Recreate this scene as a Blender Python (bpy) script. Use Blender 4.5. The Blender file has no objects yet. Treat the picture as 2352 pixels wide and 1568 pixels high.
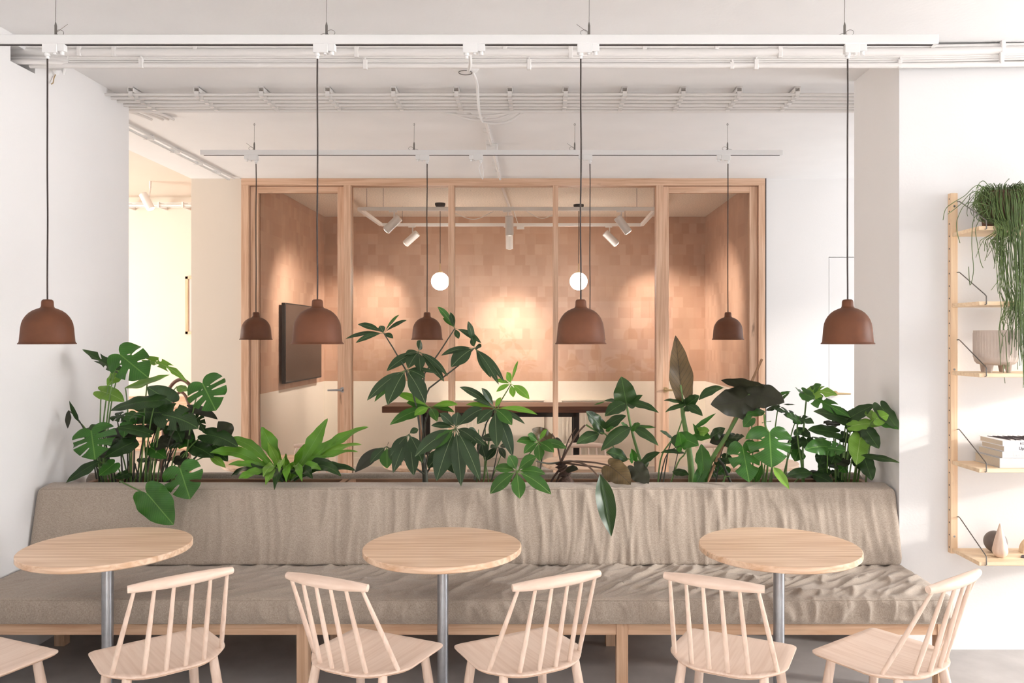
import bpy, bmesh, math, random
from mathutils import Vector, Matrix, noise, geometry

R = math.radians
random.seed(11)
scn = bpy.context.scene
COL = scn.collection

# ------------------------------------------------------------------ camera
F = 1850.0                      # focal length in pixels of the 2352 x 1568 frame
CX, CY, EYE = 1240.0, 775.0, 1.65
cam_data = bpy.data.cameras.new('camera')
cam = bpy.data.objects.new('camera', cam_data)
COL.objects.link(cam)
cam.location = (0, 0, EYE)
cam.rotation_euler = (R(90), 0, 0)
cam_data.sensor_fit = 'HORIZONTAL'
cam_data.sensor_width = 36.0
cam_data.lens = 36.0 * F / 2352
cam_data.shift_x = (1176 - CX) / 2352
cam_data.shift_y = (CY - 784) / 2352
cam_data.clip_start = 0.05
scn.camera = cam

# ------------------------------------------------------------------ light and exposure
scn.view_settings.view_transform = 'Standard'
scn.view_settings.look = 'None'
scn.view_settings.gamma = 1.0
scn.view_settings.use_curve_mapping = False
scn.view_settings.exposure = 0.5
world = bpy.data.worlds.new('sky')
scn.world = world
world.use_nodes = True
world.node_tree.nodes['Background'].inputs[0].default_value = (0.82, 0.9, 1.0, 1)
world.node_tree.nodes['Background'].inputs[1].default_value = 0.6


def area(name, loc, aim, sx, sy, power, color=(1, 1, 1)):
    d = bpy.data.lights.new(name, 'AREA')
    d.shape = 'RECTANGLE'
    d.size, d.size_y, d.energy, d.color = sx, sy, power, color
    o = bpy.data.objects.new(name, d)
    COL.objects.link(o)
    o.location = loc
    o.rotation_euler = (Vector(aim) - Vector(loc)).to_track_quat('-Z', 'Y').to_euler()
    return o


def spot(name, loc, aim, power, size, blend=0.6, color=(1, 0.8, 0.6), radius=0.03):
    d = bpy.data.lights.new(name, 'SPOT')
    d.energy, d.spot_size, d.spot_blend, d.color, d.shadow_soft_size = power, R(size), blend, color, radius
    o = bpy.data.objects.new(name, d)
    COL.objects.link(o)
    o.location = loc
    o.rotation_euler = (Vector(aim) - Vector(loc)).to_track_quat('-Z', 'Y').to_euler()
    return o


DAY = (0.95, 0.975, 1.0)
area('daylight_side_window', (8.3, 2.9, 1.85), (-2.7, 3.0, 2.1), 2.3, 2.5, 380, DAY)
area('daylight_street_window', (1.0, -4.3, 1.7), (0.8, -2.9, 3.1), 6.4, 2.5, 66, DAY)
bounce_ = area('floor_bounce_fill', (1.0, -9.0, 4.8), (0.6, 0.7, 0.0), 4.2, 0.8, 318, (1, 0.97, 0.93))  # added lamp outside, its pool on the unseen floor lifts the ceiling
bounce_.data.spread = R(9)
area('daylight_rear_side_window', (5.25, 6.3, 1.8), (0, 6.6, 2.9), 2.4, 2.2, 62, DAY)
area('daylight_far_room', (-7.1, 7.2, 1.7), (0, 6.6, 3.1), 2.6, 2.4, 190, (1.0, 0.95, 0.9))
sun_d = bpy.data.lights.new('sun', 'SUN')
sun_d.energy, sun_d.angle, sun_d.color = 2.4, R(4), (1, 0.95, 0.88)
sun = bpy.data.objects.new('sun', sun_d)
COL.objects.link(sun)
sun.rotation_euler = Vector((-0.93, 0.28, -0.22)).to_track_quat('-Z', 'Y').to_euler()

# ------------------------------------------------------------------ helpers


def P(px, py, s):
    """photo pixel + scale (pixels per metre at that distance) -> point of the room"""
    return Vector(((px - CX) / s, F / s, EYE - (py - CY) / s))


def new_mat(name):
    m = bpy.data.materials.new(name)
    m.use_nodes = True
    nt = m.node_tree
    return m, nt, nt.nodes['Principled BSDF']


def srgb(r, g, b):
    f = lambda c: c / 12.92 if c <= 0.04045 else ((c + 0.055) / 1.055) ** 2.4
    return (f(r / 255), f(g / 255), f(b / 255), 1)


def plain(name, col, rough=0.5, metal=0.0, var=0.0, scale=8.0, bump=0.0, bscale=60.0, emit=0.0):
    m, nt, p = new_mat(name)
    p.inputs['Roughness'].default_value = rough
    p.inputs['Metallic'].default_value = metal
    p.inputs['Base Color'].default_value = col
    tc = nt.nodes.new('ShaderNodeTexCoord')
    if var > 0:
        n = nt.nodes.new('ShaderNodeTexNoise')
        n.inputs['Scale'].default_value = scale
        n.inputs['Detail'].default_value = 5
        nt.links.new(tc.outputs['Object'], n.inputs['Vector'])
        r = nt.nodes.new('ShaderNodeValToRGB')
        r.color_ramp.elements[0].position = 0.3
        r.color_ramp.elements[1].position = 0.7
        r.color_ramp.elements[0].color = tuple(c * (1 - var) for c in col[:3]) + (1,)
        r.color_ramp.elements[1].color = tuple(min(1, c * (1 + var)) for c in col[:3]) + (1,)
        nt.links.new(n.outputs['Fac'], r.inputs['Fac'])
        nt.links.new(r.outputs['Color'], p.inputs['Base Color'])
    if bump > 0:
        n2 = nt.nodes.new('ShaderNodeTexNoise')
        n2.inputs['Scale'].default_value = bscale
        n2.inputs['Detail'].default_value = 4
        nt.links.new(tc.outputs['Object'], n2.inputs['Vector'])
        b = nt.nodes.new('ShaderNodeBump')
        b.inputs['Strength'].default_value = bump
        b.inputs['Distance'].default_value = 0.01
        nt.links.new(n2.outputs['Fac'], b.inputs['Height'])
        nt.links.new(b.outputs['Normal'], p.inputs['Normal'])
    if emit > 0:
        p.inputs['Emission Color'].default_value = col
        p.inputs['Emission Strength'].default_value = emit
    return m


def wood(name, c1, c2, axis='X', rough=0.5, scale=1.0, knots=True):
    """grain stretched along one object axis"""
    m, nt, p = new_mat(name)
    p.inputs['Roughness'].default_value = rough
    tc = nt.nodes.new('ShaderNodeTexCoord')
    mp = nt.nodes.new('ShaderNodeMapping')
    sc = {'X': (1.2, 26, 26), 'Y': (26, 1.2, 26), 'Z': (26, 26, 1.2)}[axis]
    mp.inputs['Scale'].default_value = tuple(v * scale for v in sc)
    nt.links.new(tc.outputs['Object'], mp.inputs['Vector'])
    n = nt.nodes.new('ShaderNodeTexNoise')
    n.inputs['Scale'].default_value = 1.6
    n.inputs['Detail'].default_value = 8
    n.inputs['Distortion'].default_value = 0.6
    nt.links.new(mp.outputs['Vector'], n.inputs['Vector'])
    r = nt.nodes.new('ShaderNodeValToRGB')
    r.color_ramp.elements[0].position = 0.32
    r.color_ramp.elements[1].position = 0.62
    r.color_ramp.elements[0].color = c2
    r.color_ramp.elements[1].color = c1
    nt.links.new(n.outputs['Fac'], r.inputs['Fac'])
    out = r.outputs['Color']
    if knots:
        mp2 = nt.nodes.new('ShaderNodeMapping')
        sc2 = {'X': (2.2, 9, 9), 'Y': (9, 2.2, 9), 'Z': (9, 9, 2.2)}[axis]
        mp2.inputs['Scale'].default_value = sc2
        nt.links.new(tc.outputs['Object'], mp2.inputs['Vector'])
        n2 = nt.nodes.new('ShaderNodeTexNoise')
        n2.inputs['Scale'].default_value = 1.5
        n2.inputs['Detail'].default_value = 3
        nt.links.new(mp2.outputs['Vector'], n2.inputs['Vector'])
        r2 = nt.nodes.new('ShaderNodeValToRGB')
        r2.color_ramp.elements[0].position = 0.70
        r2.color_ramp.elements[1].position = 0.80
        r2.color_ramp.elements[0].color = (0, 0, 0, 1)
        r2.color_ramp.elements[1].color = (1, 1, 1, 1)
        nt.links.new(n2.outputs['Fac'], r2.inputs['Fac'])
        mx = nt.nodes.new('ShaderNodeMixRGB')
        mx.inputs['Color2'].default_value = tuple(c * 0.45 for c in c2[:3]) + (1,)
        nt.links.new(r2.outputs['Color'], mx.inputs['Fac'])
        nt.links.new(out, mx.inputs['Color1'])
        out = mx.outputs['Color']
    nt.links.new(out, p.inputs['Base Color'])
    b = nt.nodes.new('ShaderNodeBump')
    b.inputs['Strength'].default_value = 0.08
    b.inputs['Distance'].default_value = 0.002
    nt.links.new(n.outputs['Fac'], b.inputs['Height'])
    nt.links.new(b.outputs['Normal'], p.inputs['Normal'])
    return m


def glass_mat(name, tint=(0.97, 0.96, 0.94, 1), ior=1.26):
    m = bpy.data.materials.new(name)
    m.use_nodes = True
    nt = m.node_tree
    nt.nodes.clear()
    o = nt.nodes.new('ShaderNodeOutputMaterial')
    t = nt.nodes.new('ShaderNodeBsdfTransparent')
    t.inputs[0].default_value = tint
    g = nt.nodes.new('ShaderNodeBsdfGlossy')
    g.inputs['Roughness'].default_value = 0.0
    f = nt.nodes.new('ShaderNodeFresnel')
    f.inputs['IOR'].default_value = ior
    mx = nt.nodes.new('ShaderNodeMixShader')
    nt.links.new(f.outputs[0], mx.inputs[0])
    nt.links.new(t.outputs[0], mx.inputs[1])
    nt.links.new(g.outputs[0], mx.inputs[2])
    nt.links.new(mx.outputs[0], o.inputs[0])
    return m


def tile_mat(name, axes):
    """hand made clay tiles; axes = the two object axes that span the wall"""
    m, nt, p = new_mat(name)
    tc = nt.nodes.new('ShaderNodeTexCoord')
    sp = nt.nodes.new('ShaderNodeSeparateXYZ')
    cb = nt.nodes.new('ShaderNodeCombineXYZ')
    nt.links.new(tc.outputs['Object'], sp.inputs[0])
    nt.links.new(sp.outputs[axes[0]], cb.inputs[0])
    nt.links.new(sp.outputs[axes[1]], cb.inputs[1])
    br = nt.nodes.new('ShaderNodeTexBrick')
    br.offset = 0.37
    br.offset_frequency = 3
    br.squash = 0.72
    br.squash_frequency = 2
    br.inputs['Color1'].default_value = srgb(188, 150, 126)
    br.inputs['Color2'].default_value = srgb(203, 168, 145)
    br.inputs['Mortar'].default_value = srgb(196, 158, 132)
    br.inputs['Scale'].default_value = 1.0
    br.inputs['Mortar Size'].default_value = 0.0015
    br.inputs['Bias'].default_value = 0.05
    br.inputs['Brick Width'].default_value = 0.135
    br.inputs['Row Height'].default_value = 0.135
    nt.links.new(cb.outputs[0], br.inputs['Vector'])
    n = nt.nodes.new('ShaderNodeTexNoise')
    n.inputs['Scale'].default_value = 3.0
    n.inputs['Detail'].default_value = 6
    nt.links.new(tc.outputs['Object'], n.inputs['Vector'])
    r = nt.nodes.new('ShaderNodeValToRGB')
    r.color_ramp.elements[0].color = (0.8, 0.8, 0.8, 1)
    r.color_ramp.elements[1].color = (1.14, 1.14, 1.14, 1)
    nt.links.new(n.outputs['Fac'], r.inputs['Fac'])
    mx = nt.nodes.new('ShaderNodeMixRGB')
    mx.blend_type = 'MULTIPLY'
    mx.inputs['Fac'].default_value = 1
    nt.links.new(br.outputs['Color'], mx.inputs['Color1'])
    nt.links.new(r.outputs['Color'], mx.inputs['Color2'])
    nt.links.new(mx.outputs['Color'], p.inputs['Base Color'])
    p.inputs['Roughness'].default_value = 0.45
    b = nt.nodes.new('ShaderNodeBump')
    b.inputs['Strength'].default_value = 0.35
    b.inputs['Distance'].default_value = 0.004
    b.invert = True
    nt.links.new(br.outputs['Fac'], b.inputs['Height'])
    nt.links.new(b.outputs['Normal'], p.inputs['Normal'])
    return m


def linen_mat(name, c1, c2):
    m, nt, p = new_mat(name)
    p.inputs['Roughness'].default_value = 0.95
    p.inputs['Sheen Weight'].default_value = 0.15
    tc = nt.nodes.new('ShaderNodeTexCoord')
    outs = []
    for sc in ((90, 700, 700), (700, 700, 90), (8, 8, 8)):
        mp = nt.nodes.new('ShaderNodeMapping')
        mp.inputs['Scale'].default_value = sc
        n = nt.nodes.new('ShaderNodeTexNoise')
        n.inputs['Scale'].default_value = 1.0
        n.inputs['Detail'].default_value = 3
        nt.links.new(tc.outputs['Object'], mp.inputs['Vector'])
        nt.links.new(mp.outputs['Vector'], n.inputs['Vector'])
        outs.append(n.outputs['Fac'])
    a = nt.nodes.new('ShaderNodeMath')
    a.operation = 'ADD'
    nt.links.new(outs[0], a.inputs[0])
    nt.links.new(outs[1], a.inputs[1])
    h = nt.nodes.new('ShaderNodeMath')
    h.operation = 'MULTIPLY'
    h.inputs[1].default_value = 0.5
    nt.links.new(a.outputs[0], h.inputs[0])
    r = nt.nodes.new('ShaderNodeValToRGB')
    r.color_ramp.elements[0].position = 0.38
    r.color_ramp.elements[1].position = 0.62
    r.color_ramp.elements[0].color = c2
    r.color_ramp.elements[1].color = c1
    nt.links.new(h.outputs[0], r.inputs['Fac'])
    nt.links.new(r.outputs['Color'], p.inputs['Base Color'])
    b = nt.nodes.new('ShaderNodeBump')
    b.inputs['Strength'].default_value = 0.5
    b.inputs['Distance'].default_value = 0.0015
    nt.links.new(h.outputs[0], b.inputs['Height'])
    nt.links.new(b.outputs['Normal'], p.inputs['Normal'])
    return m


def leaf_mat(name, base, vein, under=None, rough=0.33, lateral=14.0, vstr=0.35):
    """leaf: midrib and side veins come from the leaf's own UV (u across, v along)"""
    m, nt, p = new_mat(name)
    N, L = nt.nodes.new, nt.links.new
    uv = N('ShaderNodeUVMap')
    sp = N('ShaderNodeSeparateXYZ')
    L(uv.outputs[0], sp.inputs[0])

    def mth(op, a, b=None):
        n = N('ShaderNodeMath')
        n.operation = op
        for i, v in enumerate((a, b)):
            if v is None:
                continue
            if isinstance(v, (int, float)):
                n.inputs[i].default_value = v
            else:
                L(v, n.inputs[i])
        return n.outputs[0]
    ac = mth('ABSOLUTE', mth('SUBTRACT', sp.outputs[0], 0.5))
    mid = mth('LESS_THAN', ac, 0.014)
    ph = mth('FRACT', mth('MULTIPLY', mth('SUBTRACT', sp.outputs[1], mth('MULTIPLY', ac, 0.75)), lateral))
    lat = mth('MULTIPLY', mth('LESS_THAN', ph, 0.09), vstr)
    fac = mth('MAXIMUM', mth('MULTIPLY', mid, 0.85), lat)
    tc = N('ShaderNodeTexCoord')
    n = N('ShaderNodeTexNoise')
    n.inputs['Scale'].default_value = 9
    n.inputs['Detail'].default_value = 3
    L(tc.outputs['Object'], n.inputs['Vector'])
    r = N('ShaderNodeValToRGB')
    r.color_ramp.elements[0].color = tuple(c * 0.72 for c in base[:3]) + (1,)
    r.color_ramp.elements[1].color = tuple(c * 1.3 for c in base[:3]) + (1,)
    r.color_ramp.elements[0].position = 0.3
    r.color_ramp.elements[1].position = 0.7
    L(n.outputs['Fac'], r.inputs['Fac'])
    mx = N('ShaderNodeMixRGB')
    mx.inputs['Color2'].default_value = vein
    L(fac, mx.inputs['Fac'])
    L(r.outputs['Color'], mx.inputs['Color1'])
    L(mx.outputs['Color'], p.inputs['Base Color'])
    p.inputs['Roughness'].default_value = rough
    p.inputs['Specular IOR Level'].default_value = 0.3
    b = N('ShaderNodeBump')
    b.inputs['Strength'].default_value = 0.3
    b.inputs['Distance'].default_value = 0.003
    b.invert = True
    L(fac, b.inputs['Height'])
    L(b.outputs['Normal'], p.inputs['Normal'])
    tr = N('ShaderNodeBsdfTranslucent')
    tr.inputs[0].default_value = tuple(min(1, c * 1.6) for c in base[:3]) + (1,)
    ms = N('ShaderNodeMixShader')
    ms.inputs[0].default_value = 0.18
    L(p.outputs[0], ms.inputs[1])
    L(tr.outputs[0], ms.inputs[2])
    out = [x for x in nt.nodes if x.type == 'OUTPUT_MATERIAL'][0]
    L(ms.outputs[0], out.inputs[0])
    return m


M = {}
M['wall'] = plain('wall_paint', srgb(232, 229, 227), 0.85, var=0.012, scale=2, bump=0.05, bscale=90)
M['wall_beige'] = plain('wall_beige', srgb(224, 213, 200), 0.85, var=0.012, scale=2)
M['wall_warm'] = plain('wall_cream', srgb(238, 228, 214), 0.85, var=0.012, scale=2)
M['ceiling'] = plain('ceiling_paint', srgb(245, 243, 242), 0.9, var=0.015, scale=3, bump=0.08, bscale=40)
M['rough_ceiling'] = plain('rough_plaster', srgb(236, 224, 210), 0.95, var=0.16, scale=60, bump=0.7, bscale=70)
M['floor'] = plain('concrete', srgb(178, 173, 170), 0.45, var=0.14, scale=5, bump=0.05, bscale=30)
M['tiles_x'] = tile_mat('clay_tiles_back', (0, 2))
M['tiles_y'] = tile_mat('clay_tiles_side', (1, 2))
M['white'] = plain('white_plastic', srgb(240, 238, 236), 0.4)
M['white_metal'] = plain('white_metal', srgb(238, 236, 234), 0.35)
M['pipe'] = plain('painted_pipe', srgb(234, 229, 225), 0.5)
M['steel'] = plain('galvanised_steel', srgb(176, 178, 182), 0.32, 0.9, var=0.12, scale=22)
M['wire'] = plain('steel_wire', srgb(120, 116, 112), 0.4, 0.8)
M['brass'] = plain('brass', srgb(196, 170, 128), 0.3, 0.9)
M['black'] = plain('black', srgb(28, 24, 23), 0.5)
M['dark'] = plain('dark_recess', srgb(40, 34, 34), 0.8)
M['cord'] = plain('cord_fabric', srgb(54, 44, 40), 0.8)
M['clay'] = plain('clay_shade', srgb(90, 53, 33), 0.55, var=0.06, scale=30)
M['clay'].node_tree.nodes['Principled BSDF'].inputs['Specular IOR Level'].default_value = 0.25
M['socket'] = plain('bulb_glass', srgb(240, 235, 225), 0.3)
M['oak'] = wood('oak_frame', srgb(222, 186, 158), srgb(196, 154, 124), 'Z')
M['oak_x'] = wood('oak_frame_level', srgb(222, 186, 158), srgb(196, 154, 124), 'X')
M['oak_y'] = wood('oak_deep', srgb(214, 178, 146), srgb(190, 150, 120), 'Y')
M['oak_bench'] = wood('oak_bench', srgb(220, 184, 152), srgb(192, 150, 118), 'X')
M['oak_bench_leg'] = wood('oak_bench_leg', srgb(220, 184, 152), srgb(192, 150, 118), 'Z')
M['table'] = wood('table_oak', srgb(236, 206, 178), srgb(206, 166, 132), 'X', 0.45)
M['beech'] = wood('soaped_beech', srgb(232, 208, 190), srgb(220, 192, 172), 'X', 0.5, 1.4, knots=False)
M['beech_y'] = wood('soaped_beech_seat', srgb(232, 208, 190), srgb(220, 192, 172), 'Y', 0.5, 1.4, knots=False)
M['beech_z'] = wood('soaped_beech_turned', srgb(232, 208, 190), srgb(218, 190, 170), 'Z', 0.5, 1.4, knots=False)
M['ply_edge'] = plain('plywood_edge', srgb(206, 172, 146), 0.6)
M['shelf'] = wood('shelf_oak', srgb(240, 214, 180), srgb(222, 190, 152), 'X', 0.5)
M['shelf_z'] = wood('shelf_upright_oak', srgb(238, 208, 172), srgb(220, 184, 148), 'Z', 0.5)
M['walnut'] = wood('dark_table_wood', srgb(112, 72, 52), srgb(72, 44, 32), 'X', 0.4)
M['planter'] = wood('planter_wood', srgb(150, 112, 84), srgb(122, 88, 64), 'X', 0.6)
M['linen'] = linen_mat('linen', srgb(184, 170, 156), srgb(146, 131, 117))
M['soil'] = plain('soil', srgb(44, 32, 26), 0.95, var=0.4, scale=40, bump=1.0, bscale=60)
M['glass'] = glass_mat('partition_glass')
M['screen'] = plain('screen', srgb(34, 28, 26), 0.12)
M['globe'] = plain('lit_globe', (1.0, 0.94, 0.88, 1), 0.4, emit=27.0)
M['lens'] = plain('lit_lens', (1.0, 0.9, 0.76, 1), 0.4, emit=12.0)
M['radiator'] = plain('radiator', srgb(236, 226, 212), 0.4)
M['pot'] = plain('ribbed_pot', srgb(188, 172, 160), 0.7, var=0.05, scale=20)
M['brown_pot'] = plain('brown_pot', srgb(98, 66, 50), 0.7, var=0.1, scale=20)
M['grey_ball'] = plain('grey_ball', srgb(104, 94, 88), 0.55, var=0.1, scale=25)
M['paper'] = plain('page_edges', srgb(214, 200, 180), 0.9, var=0.06, scale=200)
M['cover_white'] = plain('white_cover', srgb(240, 236, 236), 0.5)
M['cover_grey'] = plain('grey_cover', srgb(206, 204, 203), 0.5)
M['print_dark'] = plain('dark_print', srgb(60, 50, 54), 0.6)
M['print_light'] = plain('light_print', srgb(246, 244, 244), 0.6)
M['print_grey'] = plain('grey_print', srgb(168, 162, 166), 0.6)
M['bentwood'] = plain('dark_bentwood', srgb(86, 58, 44), 0.4, var=0.1, scale=20)
M['leaf_dark'] = leaf_mat('leaf_dark', srgb(36, 58, 26), srgb(84, 112, 58))
M['leaf_mid'] = leaf_mat('leaf_mid', srgb(46, 90, 28), srgb(104, 142, 66))
M['leaf_light'] = leaf_mat('leaf_light', srgb(106, 146, 52), srgb(164, 184, 116))
M['leaf_fern'] = leaf_mat('leaf_fern', srgb(84, 130, 36), srgb(120, 154, 78), lateral=24, vstr=0.2)
M['leaf_fern_shaded'] = leaf_mat('leaf_fern_shaded', srgb(30, 54, 18), srgb(80, 104, 52), lateral=24, vstr=0.2)  # darkened fern green, puts the shade on rear and centre fronds into the colour
M['leaf_sch'] = leaf_mat('leaf_umbrella', srgb(38, 58, 32), srgb(128, 142, 104), lateral=18, vstr=0.15)
M['leaf_sch_mid'] = leaf_mat('leaf_umbrella_mid', srgb(48, 88, 28), srgb(140, 164, 96), lateral=18, vstr=0.15)
M['leaf_sch_light'] = leaf_mat('leaf_umbrella_young', srgb(100, 146, 46), srgb(160, 184, 100), lateral=18, vstr=0.15)
M['leaf_brown'] = leaf_mat('leaf_bronze', srgb(86, 70, 42), srgb(40, 32, 24), lateral=8, vstr=0.85)
M['leaf_bronze_dark'] = leaf_mat('leaf_bronze_dark', srgb(46, 47, 34), srgb(40, 38, 32), lateral=9, vstr=0.5)
M['stem'] = plain('green_stem', srgb(82, 112, 50), 0.5, var=0.15, scale=14)
M['stem_dark'] = plain('dark_stem', srgb(52, 52, 38), 0.6, var=0.2, scale=14)
M['stem_brown'] = plain('brown_stem', srgb(86, 64, 50), 0.6, var=0.2, scale=14)
M['bark'] = plain('bark', srgb(70, 50, 40), 0.9, var=0.4, scale=30, bump=1.0, bscale=50)
M['stake'] = plain('bamboo', srgb(150, 112, 80), 0.6, var=0.15, scale=18)
M['trail'] = plain('trailing_stem', srgb(82, 102, 50), 0.5, var=0.35, scale=6)

ABS = {}        # absolute location of parents


class MB:
    def __init__(self):
        self.v, self.f, self.uv = [], [], None

    def add(self, vs, fs):
        o = len(self.v)
        self.v += [Vector(v) for v in vs]
        self.f += [tuple(i + o for i in f) for f in fs]

    def box(self, a, b):
        x0, y0, z0 = (min(a[i], b[i]) for i in range(3))
        x1, y1, z1 = (max(a[i], b[i]) for i in range(3))
        self.add([(x0, y0, z0), (x1, y0, z0), (x1, y1, z0), (x0, y1, z0),
                  (x0, y0, z1), (x1, y0, z1), (x1, y1, z1), (x0, y1, z1)],
                 [(0, 3, 2, 1), (4, 5, 6, 7), (0, 1, 5, 4), (1, 2, 6, 5), (2, 3, 7, 6), (3, 0, 4, 7)])
        return self

    def tube(self, pts, r, n=8, cap=True):
        """tube along points; r a number or one per point"""
        pts = [Vector(p) for p in pts]
        rs = r if isinstance(r, (list, tuple)) else [r] * len(pts)
        vs, fs = [], []
        t = (pts[1] - pts[0]).normalized()
        a = t.orthogonal().normalized()
        for i, p in enumerate(pts):
            if 0 < i < len(pts) - 1:
                t = (pts[i + 1] - pts[i - 1])
            elif i:
                t = pts[i] - pts[i - 1]
            if t.length < 1e-9:
                t = Vector((0, 0, 1))
            t = t.normalized()
            a = (a - t * a.dot(t))
            a = a.normalized() if a.length > 1e-6 else t.orthogonal().normalized()
            b = t.cross(a)
            for k in range(n):
                w = 2 * math.pi * k / n
                vs.append(p + (a * math.cos(w) + b * math.sin(w)) * rs[i])
        for i in range(len(pts) - 1):
            for k in range(n):
                k2 = (k + 1) % n
                fs.append((i * n + k, i * n + k2, (i + 1) * n + k2, (i + 1) * n + k))
        if cap:
            fs.append(tuple(range(n - 1, -1, -1)))
            fs.append(tuple((len(pts) - 1) * n + k for k in range(n)))
        self.add(vs, fs)
        return self

    def lathe(self, prof, c=(0, 0, 0), n=40, closed=False, wobble=None):
        """revolve (r, z) round the vertical through c"""
        c = Vector(c)
        vs, fs = [], []
        for (r, z) in prof:
            for k in range(n):
                w = 2 * math.pi * k / n
                rr = r if wobble is None else r * wobble(w, z)
                vs.append(c + Vector((rr * math.cos(w), rr * math.sin(w), z)))
        m = len(prof)
        for i in range(m if closed else m - 1):
            j = (i + 1) % m
            for k in range(n):
                k2 = (k + 1) % n
                fs.append((i * n + k, i * n + k2, j * n + k2, j * n + k))
        self.add(vs, fs)
        if not closed:
            o = len(self.v) - len(vs)
            if prof[0][0] > 1e-5:
                self.f.append(tuple(o + k for k in range(n - 1, -1, -1)))
            if prof[-1][0] > 1e-5:
                self.f.append(tuple(o + (m - 1) * n + k for k in range(n)))
        return self

    def prism(self, outline, z0, z1):
        n = len(outline)
        vs = [(x, y, z0) for x, y in outline] + [(x, y, z1) for x, y in outline]
        fs = [tuple(range(n - 1, -1, -1)), tuple(range(n, 2 * n))]
        fs += [(k, (k + 1) % n, n + (k + 1) % n, n + k) for k in range(n)]
        self.add(vs, fs)
        return self

    def cyl(self, a, b, r, n=16, r2=None):
        return self.tube([a, b], [r, r if r2 is None else r2], n)

    def build(self, name, mat, parent=None, smooth=40, bevel=0.0, label=None, mat2=None, mat2_faces=None):
        me = bpy.data.meshes.new(name)
        if parent is not None:
            off = ABS[parent.name]
        else:
            xs = [v.x for v in self.v]; ys = [v.y for v in self.v]; zs = [v.z for v in self.v]
            off = Vector(((min(xs) + max(xs)) / 2, (min(ys) + max(ys)) / 2, min(zs)))
        me.from_pydata([v - off for v in self.v], [], self.f)
        if self.uv:
            uvl = me.uv_layers.new(name='UVMap')
            for lp in me.loops:
                uvl.data[lp.index].uv = self.uv[lp.vertex_index]
        me.materials.append(mat)
        if mat2 is not None:
            me.materials.append(mat2)
            for i in mat2_faces:
                me.polygons[i].material_index = 1
        bm = bmesh.new()
        bm.from_mesh(me)
        if not self.uv:
            bmesh.ops.remove_doubles(bm, verts=bm.verts, dist=1e-6)
        bmesh.ops.recalc_face_normals(bm, faces=bm.faces)
        bm.to_mesh(me)
        bm.free()
        if smooth:
            me.shade_smooth()
            me.set_sharp_from_angle(angle=R(smooth))
        o = bpy.data.objects.new(name, me)
        COL.objects.link(o)
        if parent is not None:
            o.parent = parent
            ABS[o.name] = Vector(off)
        else:
            o.location = off
            ABS[o.name] = Vector(off)
        if bevel:
            md = o.modifiers.new('bevel', 'BEVEL')
            md.width, md.segments, md.limit_method = bevel, 2, 'ANGLE'
            md.angle_limit = R(35)
        if label:
            o['label'] = label
        return o


def tag(o, label, cat, group=None, kind=None):
    o['label'] = label
    o['category'] = cat
    if group:
        o['group'] = group
    if kind:
        o['kind'] = kind
    return o


def thing(name, label, cat, loc=(0, 0, 0), group=None, kind=None):
    o = bpy.data.objects.new(name, None)
    COL.objects.link(o)
    o.location = loc
    o.empty_display_size = 0.05
    ABS[o.name] = Vector(loc)
    return tag(o, label, cat, group, kind)


def struct(name, mb, mat, label=None, bevel=0.0):
    o = mb.build(name, mat, None, bevel=bevel)
    o['kind'] = 'structure'
    if label:
        o['label'] = label
    return o


def copy_tree(o, parent=None):
    c = o.copy()
    COL.objects.link(c)
    if parent is not None:
        c.parent = parent
    for ch in list(o.children):
        copy_tree(ch, c)
    return c


def bez(p0, p1, p2, n=10):
    p0, p1, p2 = Vector(p0), Vector(p1), Vector(p2)
    return [p0 * (1 - t) ** 2 + p1 * 2 * t * (1 - t) + p2 * t * t for t in [i / n for i in range(n + 1)]]


def catmull(pts, n=6, closed=False):
    pts = [Vector(p) for p in pts]
    out = []
    m = len(pts)
    for i in range(m if closed else m - 1):
        if closed:
            a, b, c, d = pts[i - 1], pts[i], pts[(i + 1) % m], pts[(i + 2) % m]
        else:
            a, b, c, d = pts[max(i - 1, 0)], pts[i], pts[i + 1], pts[min(i + 2, m - 1)]
        for k in range(n):
            t = k / n
            out.append(0.5 * ((2 * b) + (c - a) * t + (2 * a - 5 * b + 4 * c - d) * t * t + (3 * b - a - 3 * c + d) * t ** 3))
    if not closed:
        out.append(pts[-1])
    return out


# ------------------------------------------------------------------ the room
ZC = 3.2
YW = F / 434        # face of the right hand wall
YB = F / 235.5      # back wall with the glazed partition
YP0 = F / 351       # far end of the left pier
YM = F / 179        # tiled back wall of the meeting room
XL, XR = -2.69, 1.902
YR = F / 379.6      # back of the right hand wall

struct('floor', MB().box((-7.2, -4.5, -0.1), (8.4, YM + 0.3, 0)), M['floor'], 'grey polished concrete floor under the benches')
struct('ceiling', MB().box((-3.4, -4.5, ZC), (8.4, YB + 0.1, ZC + 0.12)).box((-7.2, -4.5, ZC), (-3.4, YP0, ZC + 0.12)), M['ceiling'], 'white painted ceiling')
struct('ceiling_far', MB().box((-7.2, YP0, ZC + 0.12), (-3.28, YM + 0.3, ZC + 0.24)), M['wall_beige'], 'cream ceiling of the room behind the left wall')
# left pier with the square hole the pipes pass through
hy0, hy1, hz0, hz1 = F / 452, F / 431, 3.055, 3.152
w = MB()
w.box((-7.2, -4.4, 0), (XL, hy0, ZC))
w.box((-7.2, hy1, 0), (XL, YP0, ZC))
w.box((-7.2, hy0, 0), (XL, hy1, hz0))
w.box((-7.2, hy0, hz1), (XL, hy1, ZC))
w.box((-7.2, hy0, hz0), (XL - 0.25, hy1, hz1))
struct('wall_left', w, M['wall'], 'white wall on the left with a hole for the pipes')
struct('wall_right', MB().box((XR, YW, 0), (8.4, YR, ZC)), M['wall'], 'white wall on the right carrying the shelves')
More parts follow.
